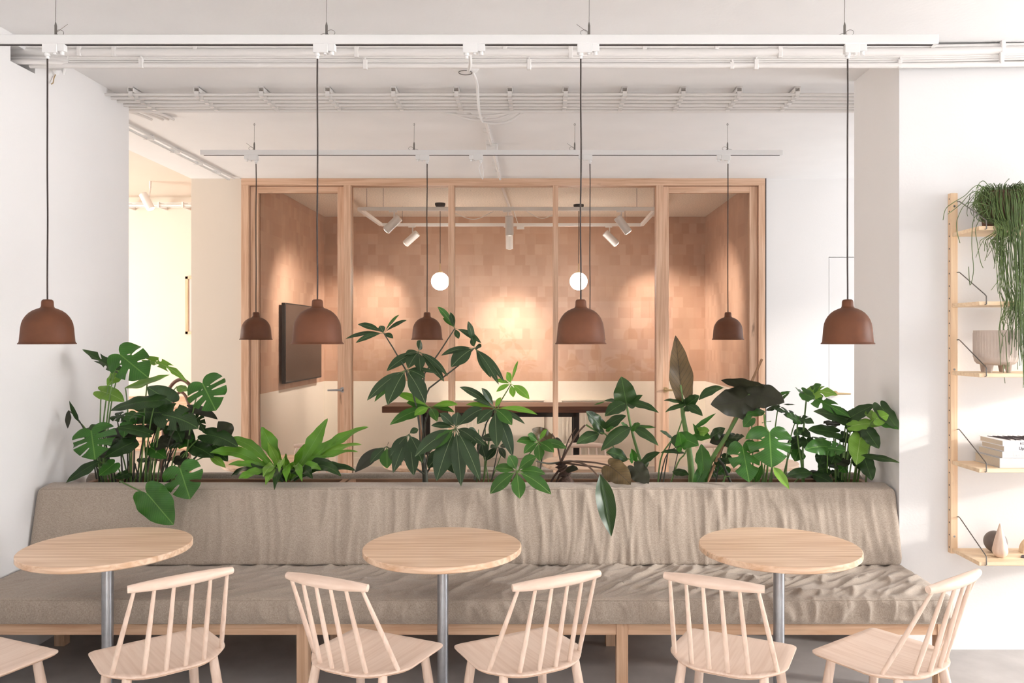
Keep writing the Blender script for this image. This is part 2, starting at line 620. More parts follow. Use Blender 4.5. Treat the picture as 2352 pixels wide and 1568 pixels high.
# side wall with two window openings
w = MB()
w.box((8.2, -4.4, 0), (8.4, 1.55, ZC)).box((8.2, 4.05, 0), (8.4, YW, ZC)).box((8.2, 1.55, 0), (8.4, 4.05, 0.55)).box((8.2, 1.55, 3.08), (8.4, 4.05, ZC)).box((8.26, 1.55, 2.0), (8.34, 4.05, 2.12))
w.box((5.2, YR, 0), (5.4, 5.1, ZC)).box((5.2, 7.5, 0), (5.4, YM + 0.3, ZC)).box((5.2, 5.1, 0), (5.4, 7.5, 0.6)).box((5.2, 5.1, 2.95), (5.4, 7.5, ZC))
struct('wall_window_side', w, M['wall'], 'white wall with daylight windows right of the photographer')
w = MB()
w.box((-7.2, -4.6, 0), (-1.8, -4.4, ZC)).box((4.9, -4.6, 0), (8.4, -4.4, ZC)).box((-1.8, -4.6, 0), (4.9, -4.4, 0.5)).box((-1.8, -4.6, 3.1), (4.9, -4.4, ZC))
struct('wall_street', w, M['wall'], 'white wall with the street windows behind the photographer')

# back wall pieces round the partition and the white door
XF0, XF1 = (555 - CX) / 235.5, (1757.5 - CX) / 235.5
DX0, DX1, DZ = (1905 - CX) / 235.5, (1905 - CX) / 235.5 + 0.9, EYE + (775 - 591) / 235.5
struct('wall_back_left', MB().box((-3.4, YB, 0), (XF0 - 0.004, YB + 0.12, ZC)), M['wall_beige'], 'beige strip of wall left of the glazed partition')
w = MB()
w.box((XF1 + 0.008, YB, 0), (DX0 - 0.006, YB + 0.12, ZC)).box((DX1 + 0.006, YB, 0), (5.3, YB + 0.12, ZC)).box((DX0 - 0.006, YB, DZ + 0.006), (DX1 + 0.006, YB + 0.12, ZC))
struct('wall_back_right', w, M['wall'], 'white wall right of the glazed partition')
struct('shade_strip_1', MB().box((DX0 - 0.006, YB + 0.07, 0), (DX1 + 0.006, YB + 0.1, DZ + 0.006)), M['dark'], 'dark shadow gap round the flush white door')  # dark coloured board paints the shade into the door gap
d = thing('door_3', 'flush white door with a brass lever at the back right', 'door', ((DX0 + DX1) / 2, YB + 0.03, 0), kind='structure')
MB().box((DX0, YB + 0.004, 0.005), (DX1, YB + 0.05, DZ)).build('panel', M['wall'], d)


def lever(parent, x, z, y, direction, mat):
    h = MB()
    h.cyl((x, y, z), (x, y - 0.01, z), 0.026, 20)
    h.cyl((x, y - 0.01, z), (x, y - 0.05, z), 0.010, 12)
    h.tube([(x - direction * 0.008, y - 0.05, z), (x + direction * 0.05, y - 0.052, z), (x + direction * 0.135, y - 0.05, z - 0.002)], [0.0115, 0.010, 0.0075], 12)
    return h.build('handle', mat, parent, label='metal lever handle on a round rose')


lever(d, DX0 + 0.055, EYE + (775 - 903) / 235.5, YB + 0.004, 1, M['brass'])

# meeting room shell
MX0, MX1 = (745 - CX) / 179, (1620 - CX) / 179
ZT = EYE + (775 - 875) / 179
ym0 = YB + 0.12
struct('wall_meeting_back', MB().box((MX0 - 0.2, YM, ZT), (MX1 + 0.2, YM + 0.15, ZC)), M['tiles_x'], 'pink clay tiled wall behind the glass')
struct('wall_meeting_back_lower', MB().box((MX0 - 0.2, YM, 0), (MX1 + 0.2, YM + 0.15, ZT)), M['wall_warm'], 'cream lower half of the wall behind the glass')
struct('wall_meeting_left', MB().box((-3.4, ym0, ZT), (MX0, YM, ZC + 0.1)), M['tiles_y'], 'clay tiled side wall carrying the screen')
struct('wall_meeting_left_lower', MB().box((-3.4, ym0, 0), (MX0, YM, ZT)), M['wall_warm'], 'cream lower half of the side wall below the screen')
struct('wall_meeting_right', MB().box((MX1, ym0, ZT), (MX1 + 0.2, YM, ZC)), M['tiles_y'], 'clay tiled side wall behind the right glass door')
struct('wall_meeting_right_lower', MB().box((MX1, ym0, 0), (MX1 + 0.2, YM, ZT)), M['wall_warm'], 'cream lower half of the side wall behind the right glass door')
struct('ceiling_meeting', MB().box((MX0 - 0.1, ym0 - 0.02, ZC), (MX1 + 0.2, YM + 0.1, ZC + 0.12)), M['rough_ceiling'], 'rough plastered ceiling behind the glass')

# room far left
YF = F / 193
struct('wall_far', MB().box((-7.2, YF, 0), (-3.4, YF + 0.15, ZC + 0.12)), M['wall_warm'], 'bright cream wall seen past the left pier')
struct('wall_far_side', MB().box((-7.3, YP0, 0), (-7.15, YF, ZC + 0.12)), M['wall_warm'], 'side wall of the room past the left pier')

# ------------------------------------------------------------------ glazed partition
SB = 235.5


def bx(px):
    return (px - CX) / SB


def bz(py):
    return EYE - (py - CY) / SB


yf0, yf1 = YB - 0.015, YB + 0.105
wi = thing('window_1', 'oak framed glazed partition with three tall panes', 'glazed partition', (0, YB + 0.04, 0), kind='structure')
MB().box((bx(555), yf0, bz(426)), (bx(1757), yf1, bz(410))).build('head_rail', M['oak_x'], wi, bevel=0.002)
MB().box((bx(555), yf0, 0), (bx(572), yf1, bz(426))).build('jamb', M['oak'], wi, bevel=0.002)
MB().box((bx(1742), yf0, 0), (bx(1757), yf1, bz(426))).build('jamb', M['oak'], wi, bevel=0.002)
for (a, b, nm) in ((790, 806, 'post'), (1030, 1043, 'mullion'), (1270, 1282, 'mullion'), (1507, 1523, 'post')):
    MB().box((bx(a), yf0, 0), (bx(b), yf1, bz(426))).build(nm, M['oak'], wi, bevel=0.002)
for (a, b) in ((806, 1030), (1043, 1270), (1282, 1507)):
    MB().box((bx(a), yf0 + 0.02, 0), (bx(b), yf1 - 0.02, 0.09)).build('sill_rail', M['oak_x'], wi)
    MB().box((bx(a), YB + 0.04, 0.09), (bx(b), YB + 0.05, bz(426))).build('pane', M['glass'], wi, smooth=0)
for k, (a, b, hx, sgn, lab) in enumerate(((572, 790, 786, -1, 'oak framed glass door on the left of the partition'), (1523, 1742, 1529, 1, 'oak framed glass door on the right of the partition'))):
    d = thing('door_%d' % (k + 1), lab, 'door', ((bx(a) + bx(b)) / 2, YB + 0.05, 0), kind='structure')
    y0, y1 = YB + 0.02, YB + 0.07
    g = 0.004
    sw = (19, 16) if k == 0 else (14, 19)
    MB().box((bx(a) + g, y0, 0.01), (bx(a + sw[0]), y1, bz(427))).build('stile', M['oak'], d, bevel=0.002)
    MB().box((bx(b - sw[1]), y0, 0.01), (bx(b) - g, y1, bz(427))).build('stile', M['oak'], d, bevel=0.002)
    MB().box((bx(a + sw[0]), y0, bz(442)), (bx(b - sw[1]), y1, bz(427))).build('top_rail', M['oak_x'], d, bevel=0.002)
    MB().box((bx(a + sw[0]), y0, 0.01), (bx(b - sw[1]), y1, 0.12)).build('bottom_rail', M['oak_x'], d, bevel=0.002)
    MB().box((bx(a + sw[0]), y0 + 0.02, 0.12), (bx(b - sw[1]), y0 + 0.03, bz(442))).build('pane', M['glass'], d, smooth=0)
    lever(d, bx(hx), bz(895), y0, sgn, M['steel' if k == 0 else 'brass'])
struct('shade_strip_2', MB().box((bx(552), YB - 0.012, bz(410)), (bx(1760), YB + 0.002, bz(408))).box((bx(1757) + 0.001, YB - 0.012, 0), (bx(1759) + 0.001, YB + 0.002, bz(409))), M['dark'], 'thin dark shadow line round the oak partition')  # dark strips paint the shadow line along the frame

# ------------------------------------------------------------------ meeting room furnishings
sc = thing('wall_screen', 'large flat black screen mounted on the tiled side wall', 'screen', (MX0 + 0.03, F / 200, 1.6))
ys0, ys1 = F / 217, F / 186
MB().box((MX0 + 0.03, ys0, 1.16), (MX0 + 0.07, ys1, 2.02)).build('housing', M['black'], sc, bevel=0.004)
MB().box((MX0 + 0.0702, ys0 + 0.012, 1.175), (MX0 + 0.0722, ys1 - 0.012, 2.008)).build('display', M['screen'], sc)
MB().box((MX0, ys0 + 0.35, 1.4), (MX0 + 0.03, ys1 - 0.35, 1.8)).build('wall_bracket', M['black'], sc)

mt = thing('meeting_table', 'long dark wooden high table behind the glass partition', 'table', ((1145 - CX) / 200, F / 192, 0))
tx0, tx1 = (877 - CX) / 199, (1413 - CX) / 199
yt0, yt1 = F / 199, F / 187
zt = EYE - (933 - CY) / 199
t = MB()
t.prism([(tx0, yt0), (tx1, yt0), (tx1 + 0.02, yt1), (tx0 + 0.02, yt1)], zt - 0.075, zt)
t.build('tabletop', M['walnut'], mt, bevel=0.006)
MB().box((tx0 + 0.45, yt0 + 0.08, zt - 0.13), (tx1 - 0.45, yt0 + 0.13, zt - 0.075)).build('apron', M['black'], mt)
for lx in (tx0 + 0.42, tx1 - 0.48):
    for ly in (yt0 + 0.08, yt1 - 0.14):
        MB().box((lx, ly, 0), (lx + 0.07, ly + 0.06, zt - 0.075)).build('leg', M['black'], mt, bevel=0.003)
for k in range(2):
    rx0, rx1 = ((1015 - CX) / 179, (1250 - CX) / 179) if k == 0 else ((1290 - CX) / 179, (1392 - CX) / 179)
    rd = thing('radiator', 'white panel radiator behind the meeting table, ' + ('wider left one' if k == 0 else 'short right one'), 'radiator', ((rx0 + rx1) / 2, YM - 0.06, 0.12), group='radiators on the far wall')
    zr0, zr1 = EYE - (1050 - CY) / 179, EYE - (919 - CY) / 179
    MB().box((rx0, YM - 0.08, zr0), (rx1, YM - 0.05, zr1)).build('panel', M['radiator'], rd, bevel=0.004)
    g = MB()
    nfin = int((rx1 - rx0) / 0.045)
    for i in range(nfin):
        x = rx0 + 0.03 + i * (rx1 - rx0 - 0.06) / max(1, nfin - 1)
        g.box((x - 0.009, YM - 0.092, zr0 + 0.04), (x + 0.009, YM - 0.079, zr1 - 0.04))
    g.build('fins', M['radiator'], rd)
    MB().box((rx0 - 0.004, YM - 0.094, zr1), (rx1 + 0.004, YM - 0.004, zr1 + 0.012)).build('top_grille', M['radiator'], rd)
    for x in (rx0 + 0.1, rx1 - 0.1):
        MB().box((x, YM - 0.05, zr0 + 0.1), (x + 0.03, YM - 0.003, zr1 - 0.1)).build('bracket', M['radiator'], rd)
        MB().cyl((x, YM - 0.06, 0), (x, YM - 0.06, zr0), 0.009, 10).build('feed_pipe', M['radiator'], rd)
struct('baseboard_meeting', MB().box((MX0, YM - 0.015, 0), (MX1, YM, 0.11)).box((MX0, ym0, 0), (MX0 + 0.015, YM, 0.11)), M['wall_warm'])

# spotlight track: a rectangle of rail under the rough ceiling
ZS = 2.967
yk0, yk1 = F / 221, F / 194
kx0, kx1 = (825 - CX) / 221, (1507 - CX) / 221
tk = thing('spotlight_track', 'white rectangular spotlight track behind the glass', 'track', ((kx0 + kx1) / 2, (yk0 + yk1) / 2, ZS), group=None)
hw = 0.019
for (a, b) in (((kx0, yk0 - hw), (kx1, yk0 + hw)), ((kx0, yk1 - hw), (kx1, yk1 + hw)), ((kx0 - hw, yk0), (kx0 + hw, yk1)), ((kx1 - hw, yk0), (kx1 + hw, yk1))):
    MB().box((a[0], a[1], ZS), (b[0], b[1], ZS + 0.036)).build('rail', M['white_metal'], tk, bevel=0.002)
for x, y in ((kx0 + 0.25, yk0), (kx1 - 0.2, yk0), (kx0 + 0.25, yk1), (kx1 - 0.2, yk1), (kx0 + 0.08, yk0), (kx1 - 0.02, yk0)):
    MB().tube([(x, y, ZS + 0.03), (x, y, ZC)], 0.0022, 6).build('suspension_wire', M['wire'], tk)
MB().tube(catmull([((1050 - CX) / 205, yk0 + 0.05, ZS), ((1095 - CX) / 205, yk0 + 0.2, ZS - 0.06), ((1140 - CX) / 205, yk0 + 0.05, ZS)], 8), 0.004, 6).build('cable', M['white'], tk)
MB().tube(catmull([((1212 - CX) / 205, yk0 + 0.05, ZS), ((1245 - CX) / 205, yk0 + 0.2, ZS - 0.05), ((1280 - CX) / 205, yk0 + 0.05, ZS)], 8), 0.004, 6).build('cable', M['white'], tk)
MB().tube(catmull([((1177 - CX) / 196, yk1 - 0.1, ZC - 0.01), ((1183 - CX) / 196, yk1 - 0.05, ZS + 0.12), ((1190 - CX) / 196, yk1, ZS + 0.02)], 8), 0.004, 6).build('cable', M['white'], tk)
MB().box(((1187 - CX) / 194, yk1 - 0.018, ZS - 0.035), ((1204 - CX) / 194, yk1 + 0.018, ZS)).build('feed_adapter', M['white'], tk)

WARM = (1.0, 0.89, 0.80)
spots = [  # photo x, y of the tube's two ends (rear, lit), scale, the wall point it lights, watts
    ((921, 497), (883, 532), 221, (MX0, F / 205, 1.75), 'left end of the front rail', 128),
    ((1170, 495), (1170, 540), 221, (-0.39, YM, 1.15), 'middle of the front rail', 128),
    ((1416, 497), (1445, 535), 221, (MX1, F / 200, 1.75), 'right end of the front rail', 128),
    ((962, 533), (928, 562), 194, ((805 - CX) / 179, YM, 1.55), 'left end of the rear rail', 128),
    ((1170, 537), (1170, 567), 194, (-0.39, YM, 1.0), 'middle of the rear rail', 128),
    ((1388, 533), (1418, 562), 194, ((1570 - CX) / 179, YM, 1.55), 'right end of the rear rail', 128),
]
for (a, b, s, aim, where, watts) in spots:
    y = F / s
    pa, pb = P(a[0], a[1], s), P(b[0], b[1], s)
    pv = (pa + pb) / 2
    d = (pb - pa).normalized()
    top = Vector((pv.x + 0.015 * (1 if d.x < 0 else -1), y, ZS))
    sp = thing('spotlight', 'white cylinder spotlight on the ' + where + ' of the spotlight track', 'spotlight', top, group='spotlights behind the glass')
    tow = Vector((0, 0.35, 0)) if abs(d.x) < 0.05 else Vector((0, 0.12, 0))
    d2 = (d + tow).normalized()
    e0, e1 = pv - d2 * 0.1, pv + d2 * 0.1
    MB().tube([e0, e0 + d2 * 0.004, e1 - d2 * 0.002, e1], [0.036, 0.043, 0.043, 0.041], 24).build('body', M['white_metal'], sp, smooth=30)
    MB().cyl(e1, e1 + d2 * 0.002, 0.034, 24).build('lens', M['lens'], sp)
    MB().box((top.x - 0.05, y - 0.018, ZS - 0.014), (top.x + 0.03, y + 0.018, ZS)).build('adapter', M['white_metal'], sp)
    MB().tube([top, (top.x, y, pv.z + 0.03), pv], [0.008, 0.008, 0.006], 10).build('arm', M['white_metal'], sp)
    L = spot('spotlight_beam', e1 + d2 * 0.01, aim, watts, 76, 1.0, WARM, 0.03)
    L.parent = sp
    L.location = e1 + d2 * 0.01 - top

for (px, s, lab) in ((1011, 199, 'lit white globe pendant left of the wide glass panes'), (1329, 197, 'lit white globe pendant behind the large clay pendant')):
    g = thing('globe_pendant', lab, 'lamp', ((px - CX) / s, F / s, ZC), group='globe pendants over the meeting table')
    x, y = (px - CX) / s, F / s
    zc = EYE + (775 - 646) / s
    r = 0.102
    MB().lathe([(r * math.sin(math.pi * i / 20), -r * math.cos(math.pi * i / 20)) for i in range(21)], (x, y, zc), 40).build('globe', M['globe'], g)
    MB().cyl((x, y, zc + r - 0.004), (x, y, zc + r + 0.012), 0.03, 20).build('collar', M['brass'], g)
    MB().cyl((x, y, zc + r + 0.01), (x, y, EYE + (775 - 605) / s), 0.006, 10).build('brass_rod', M['brass'], g)
    MB().cyl((x, y, EYE + (775 - 605) / s), (x, y, ZC - 0.03), 0.0035, 8).build('cord', M['black'], g)
    MB().lathe([(0.02, -0.045), (0.05, -0.04), (0.06, -0.02), (0.06, 0.0)], (x, y, ZC), 28).build('canopy', M['black'], g)

# ------------------------------------------------------------------ room far left
pf = thing('picture_frame', 'light wood picture frame hanging on the bright far wall', 'picture', P(440, 700, 193))
x0, x1 = (428 - CX) / 193, (500 - CX) / 193
z0, z1 = EYE - (767 - CY) / 193, EYE - (635 - CY) / 193
for (a, b) in (((x0, z0), (x0 + 0.03, z1)), ((x1 - 0.03, z0), (x1, z1)), ((x0, z0), (x1, z0 + 0.03)), ((x0, z1 - 0.03), (x1, z1))):
    MB().box((a[0], YF - 0.03, a[1]), (b[0], YF, b[1])).build('frame', M['shelf_z'], pf)
MB().box((x0 + 0.02, YF - 0.012, z0 + 0.02), (x1 - 0.02, YF - 0.004, z1 - 0.02)).build('print', M['white'], pf)
tr = thing('lighting_track', 'thin white lighting rail along the far cream wall', 'track', P(370, 470, 200), group=None)
for (py, r) in ((466, 0.006), (471, 0.012), (475, 0.006)):
    MB().tube([P(180, py, 197), P(470, py, 197)], r, 8).build('rail', M['white_metal'], tr)
for px in (290, 365, 420):
    MB().box(P(px, 464, 197) - Vector((0.01, 0.02, 0)), P(px, 477, 197) + Vector((0.01, YF - F / 197, 0))).build('wall_clip', M['white_metal'], tr)
sp = thing('spotlight', 'white cylinder spotlight in the bright room at far left', 'spotlight', P(345, 432, 215))
e0, e1 = P(328, 445, 215), P(347, 480, 215)
d2 = (e1 - e0).normalized()
MB().tube([e0, e0 + d2 * 0.004, e1 - d2 * 0.002, e1], [0.036, 0.043, 0.043, 0.041], 24).build('body', M['white_metal'], sp, smooth=30)
MB().cyl(e1, e1 + d2 * 0.002, 0.034, 24).build('lens', M['lens'], sp)
MB().tube([P(345, 432, 215), P(343, 448, 215), (e0 + e1) / 2], 0.008, 10).build('arm', M['white_metal'], sp)
MB().cyl(P(345, 432, 215), Vector((P(345, 432, 215).x, F / 215, ZC + 0.12)), 0.012, 12).build('stem', M['white_metal'], sp)
area('far_wall_fill', (-5.6, 6.6, 3.15), (-5.0, YF, 1.2), 1.5, 0.8, 12, (1.0, 0.96, 0.91))  # added area lamp under the ceiling that brightens the far wall

bc = thing('bentwood_chair', 'dark bentwood chair behind the tall split leaf plant', 'chair', (P(412, 890, 225).x, F / 225, 0))
cx_, cy_ = P(412, 890, 225).x, F / 225
arch = [(cx_ - 0.16, cy_, 0.48), (cx_ - 0.17, cy_ + 0.02, 0.85), (cx_ - 0.12, cy_ + 0.03, 1.12), (cx_, cy_ + 0.03, 1.22), (cx_ + 0.12, cy_ + 0.03, 1.12), (cx_ + 0.17, cy_ + 0.02, 0.85), (cx_ + 0.16, cy_, 0.48)]
MB().tube(catmull(arch, 6), 0.018, 10).build('back_hoop', M['bentwood'], bc)
arch2 = [(cx_ - 0.09, cy_, 0.48), (cx_ - 0.1, cy_ + 0.02, 0.85), (cx_ - 0.06, cy_ + 0.03, 1.03), (cx_, cy_ + 0.03, 1.09), (cx_ + 0.06, cy_ + 0.03, 1.03), (cx_ + 0.1, cy_ + 0.02, 0.85), (cx_ + 0.09, cy_, 0.48)]
MB().tube(catmull(arch2, 6), 0.014, 10).build('inner_hoop', M['bentwood'], bc)
MB().lathe([(0.0, 0.45), (0.19, 0.45), (0.205, 0.465), (0.19, 0.48), (0, 0.485)], (cx_, cy_ - 0.2, 0), 32).build('seat', M['bentwood'], bc)
for dx in (-0.15, 0.15):
    for dy in (-0.05, -0.34):
        MB().cyl((cx_ + dx, cy_ + dy, 0.455), (cx_ + dx * 1.2, cy_ + dy + (0.03 if dy > -0.1 else -0.03), 0), 0.016, 10, 0.011).build('leg', M['bentwood'], bc)
sb = thing('sideboard', 'low wooden slatted sideboard against the far cream wall', 'sideboard', (P(370, 1040, 200).x, F / 200, 0))
x0, x1 = P(250, 0, 200).x, P(440, 0, 200).x
MB().box((x0, F / 200, 0.35), (x1, YF - 0.002, 0.95)).build('carcass', M['oak_x'], sb, bevel=0.003)
for i in range(6):
    MB().box((x0 - 0.005, F / 200 - 0.018, 0.37 + i * 0.096), (x1 + 0.005, F / 200, 0.445 + i * 0.096)).build('slat', M['oak_x'], sb, bevel=0.003)
for lx in (x0 + 0.02, x1 - 0.07):
    for ly in (F / 200 + 0.01, YF - 0.07):
        MB().box((lx, ly, 0), (lx + 0.05, ly + 0.05, 0.35)).build('leg', M['oak'], sb)

# ------------------------------------------------------------------ pipes under the ceiling
fp = thing('pipe_bundle', 'bundle of white painted pipes running under the ceiling along the near opening', 'pipes', (0, YW - 0.03, 3.05))
YPF = YW - 0.04


def zf(py, s=F / (F / 434 - 0.04)):
    return EYE - (py - CY) / s


XP1 = 3.2
for (py, r, dy, nm, x0) in ((108, 0.009, 0, 'pipe', XL - 0.1), (121, 0.022, 0, 'large_pipe', XL - 0.2), (131.5, 0.006, 0.0, 'pipe', XL - 0.1), (136.5, 0.006, 0.0, 'pipe', XL - 0.1), (142, 0.007, 0, 'pipe', XL - 0.1), (151, 0.014, -0.004, 'pipe', XL + 0.02)):
    z = zf(py)
    pts = [(x0, YPF + dy, z)]
    for i in range(1, 20):
        x = XL + (XP1 - XL) * i / 20
        pts.append((x, YPF + dy, z + 0.004 * noise.noise(Vector((x * 0.9, py, 0))) + (0.022 * max(0, (x - 1.9)) if py < 145 else 0.012 * max(0, (x - 1.9)))))
    pts.append((XP1, YPF + dy, pts[-1][2] + 0.002))
    MB().tube(pts, r, 10).build(nm, M['pipe'], fp)
MB().tube([((2068 - CX) / 434, YW - 0.012, zf(143.5)), (2.75, YW - 0.012, zf(143.5) + 0.016), (XP1, YW - 0.012, zf(143.5) + 0.02)], 0.006, 8).build('shade_line', M['black'], fp)  # black tube standing in for the shadow line above the lowest pipe
for px, py, h in ((185, 119, 24), (265, 119, 26), (327, 147, 22), (450, 109, 14), (820, 121, 26), (840, 150, 22), (1160, 109, 14), (1310, 121, 28), (1215, 150, 24), (1480, 109, 14), (1645, 109, 12), (1790, 121, 26), (1735, 150, 24), (1680, 152, 16), (2065, 148, 20), (2140, 106, 14), (2300, 112, 26), (2297, 140, 26)):
    c = Vector(((px - CX) / 438, YPF, zf(py) + (0.022 * max(0, (px - CX) / 438 - 1.9))))
    hh = h / 438 / 2
    b = MB()
    b.box(c + Vector((-0.011, -0.022 if h > 20 else -0.016, -hh)), c + Vector((0.011, 0.0, hh)))
    b.box(c + Vector((-0.005, -0.02, hh)), c + Vector((0.005, 0.0, hh + 0.012)))
    b.build('pipe_clip', M['pipe'], fp, bevel=0.003)
for k in range(3):      # cable bundle curving into the hole of the left wall
    z = 3.075 + 0.025 * k
    MB().tube(bez((XL - 0.18, hy0 + 0.06 + 0.03 * k, z - 0.01), (XL + 0.06, hy0 + 0.08 + 0.03 * k, z + 0.01), (XL + 0.22, YPF, 3.085 + 0.014 * k), 8), 0.013, 8).build('bent_pipe', M['pipe'], fp)

rk = thing('pipe_rack', 'rack of thin white pipes on struts under the ceiling beyond the planter', 'pipes', (0, F / 360, 3.15))
for i, (py, r) in enumerate(((217, 0.009), (225, 0.011), (233, 0.010), (241, 0.011), (248, 0.008), (255, 0.012))):
    y = F * 1.503 / (CY - py)
    MB().tube([(XL - 0.02 if y < YP0 else XL - 0.3, y, 3.153)] + [(XL + (XR - XL) * k / 12, y, 3.153 + 0.003 * noise.noise(Vector((k * 0.7, i * 3.1, 1)))) for k in range(1, 12)] + [(XR - 0.004 if y < YR else XR + 0.7, y, 3.153)], r, 10).build('pipe', M['pipe'], rk)
for px in (290, 443, 593, 747, 900, 1046, 1170, 1300, 1437, 1573, 1703, 1838):
    x = (px - CX) / 376
    b = MB()
    ya, yb = F * 1.51 / (CY - 213), F * 1.5 / (CY - 250)
    for (a, c, z0, z1) in ((-0.018, -0.014, 3.165, 3.196), (0.014, 0.018, 3.165, 3.196), (-0.018, 0.018, 3.192, 3.199)):
        b.box((x + a, ya, z0), (x + c, yb, z1))
    b.build('strut', M['pipe'], rk)
    for py in (217, 225, 233, 241, 248):
        y = F * 1.503 / (CY - py)
        b = MB()
        b.box((x - 0.013, y - 0.014, 3.139), (x + 0.013, y - 0.0115, 3.17)).box((x - 0.013, y + 0.0115, 3.139), (x + 0.013, y + 0.014, 3.17)).box((x - 0.013, y - 0.014, 3.1375), (x + 0.013, y + 0.014, 3.14))
        b.build('pipe_clip', M['pipe'], rk)
for k, (a, c, dip) in enumerate(((1000, 1190, 0.03), (1030, 1185, 0.055), (1070, 1200, 0.075))):
    y = F * 1.5 / (CY - 256) + 0.02 * k
    MB().tube(catmull([((a - CX) / 350, y, 3.155), ((a * 0.7 + c * 0.3 - CX) / 350, y + 0.02, 3.155 - dip * 0.8), ((a * 0.3 + c * 0.7 - CX) / 350, y + 0.02, 3.155 - dip * 0.8), ((c - CX) / 350, y, 3.155)], 6), 0.009, 8).build('sagging_cable', M['pipe'], rk)

cd = thing('ceiling_conduit', 'pair of white conduits along the ceiling above the beige wall strip', 'conduit', (-3.0, 6.8, 3.15))
for dx, dz, r in ((0.0, 0.0, 0.011), (0.05, 0.008, 0.008)):
    MB().tube([(-3.02 + dx, F / 340, 3.175 + dz), (-3.0 + dx, F / 238, 3.175 + dz)], r, 10).build('pipe', M['white'], cd)
for s in (300, 280, 262, 248):
    MB().box((-3.032, F / s - 0.008, 3.162), (-2.955, F / s + 0.008, 3.198)).build('pipe_clip', M['white'], cd)
ce = thing('conduit_stub', 'short white bent pipes under the pipe rack beside the left wall', 'conduit', (-2.55, F / 335, 3.2))
for k, px in enumerate((305, 332, 345, 358)):
    a = Vector(((px - CX) / 338, F / 338, 3.185))
    MB().tube(bez(a + Vector((-0.05, -0.05, 0.0)), a + Vector((0.02, 0.06, 0)), a + Vector((0.03, 0.2, 0)), 6), 0.01, 8).build('pipe', M['pipe'], ce)

fd = thing('feed_conduit', 'white cable conduit running along the ceiling above the middle table', 'conduit', (-0.38, 6.0, 3.18))
xs = -0.385
MB().tube(catmull([((1077 - CX) / 514, F / 512, 2.935), ((1077 - CX) / 500, F / 490, 2.93), ((1074 - CX) / 445, F / 440, 3.04), ((1080 - CX) / 408, F / 408, 3.165), ((1095 - CX) / 385, F / 385, 3.17), (xs, F / 365, 3.1), (xs, F / 345, 3.09), (xs + 0.01, F / 335, 3.16)], 6), 0.0085, 8).build('feed_cable', M['white'], fd)
MB().tube([(xs, F / 322, 3.183), (xs, F / 262, 3.183), (xs, F / 237, 3.183)], 0.011, 8).build('pipe', M['pipe'], fd)
for s in (310, 292, 283, 260, 249):
    MB().box((xs - 0.035, F / s - 0.008, 3.172), (xs + 0.012, F / s + 0.008, 3.2)).build('pipe_clip', M['pipe'], fd)
MB().box((xs - 0.045, F / 286 - 0.04, 3.14), (xs + 0.045, F / 286 + 0.04, 3.2)).build('junction_box', M['pipe'], fd, bevel=0.004)
fm = thing('ceiling_conduit', 'white conduit crossing the rough ceiling behind the glass', 'conduit', (xs, F / 200, 3.18))
MB().tube([(xs, YB + 0.125, 3.183), (xs + 0.02, F / 205, 3.183), (xs + 0.03, F / 183, 3.183)], 0.016, 8).build('pipe', M['pipe'], fm)

ap = thing('access_point', 'round white wireless access point on the ceiling behind the near pipes', 'access point', P(1069, 165, 408))
ax, ay = (1069 - CX) / 404, F / 404
MB().lathe([(0.0, 3.155), (0.045, 3.157), (0.07, 3.17), (0.084, 3.19), (0.084, 3.2)], (ax, ay, 0), 40).build('housing', M['white'], ap)
MB().lathe([(0.036, 3.1535), (0.04, 3.1535), (0.04, 3.158), (0.036, 3.158)], (ax, ay, 0), 40, closed=True).build('light_ring', M['wire'], ap)

cc = thing('security_camera', 'small white camera on a bracket high on the left wall', 'camera', (XL, F / 420, 3.08))
ca = P(139, 143, 425)
MB().tube([ca + Vector((0.004, -0.03, 0)), ca + Vector((0.02, 0.05, 0.0))], 0.017, 16).build('body', M['white'], cc)
MB().cyl(ca + Vector((0.0035, -0.032, 0)), ca + Vector((0.004, -0.0295, 0)), 0.009, 14).build('lens', M['black'], cc)
cb = Vector((XL, F / 415, EYE - (158 - CY) / 415))
MB().tube([ca + Vector((0.015, 0.02, -0.01)), ca + Vector((0.0, 0.03, -0.05)), cb + Vector((0.05, 0, 0)), cb], 0.009, 8).build('arm', M['white'], cc)
MB().cyl(cb, cb + Vector((0.012, 0, 0)), 0.035, 18).build('wall_plate', M['white'], cc)
MB().tube(catmull([cb + Vector((0.01, 0, -0.03)), cb + Vector((0.012, -0.02, -0.06)), cb + Vector((0.02, -0.04, -0.09)), cb + Vector((0.015, -0.05, -0.1))], 5), 0.003, 6).build('loose_cable', M['brass'], cc)

# ------------------------------------------------------------------ suspended tracks and clay pendants


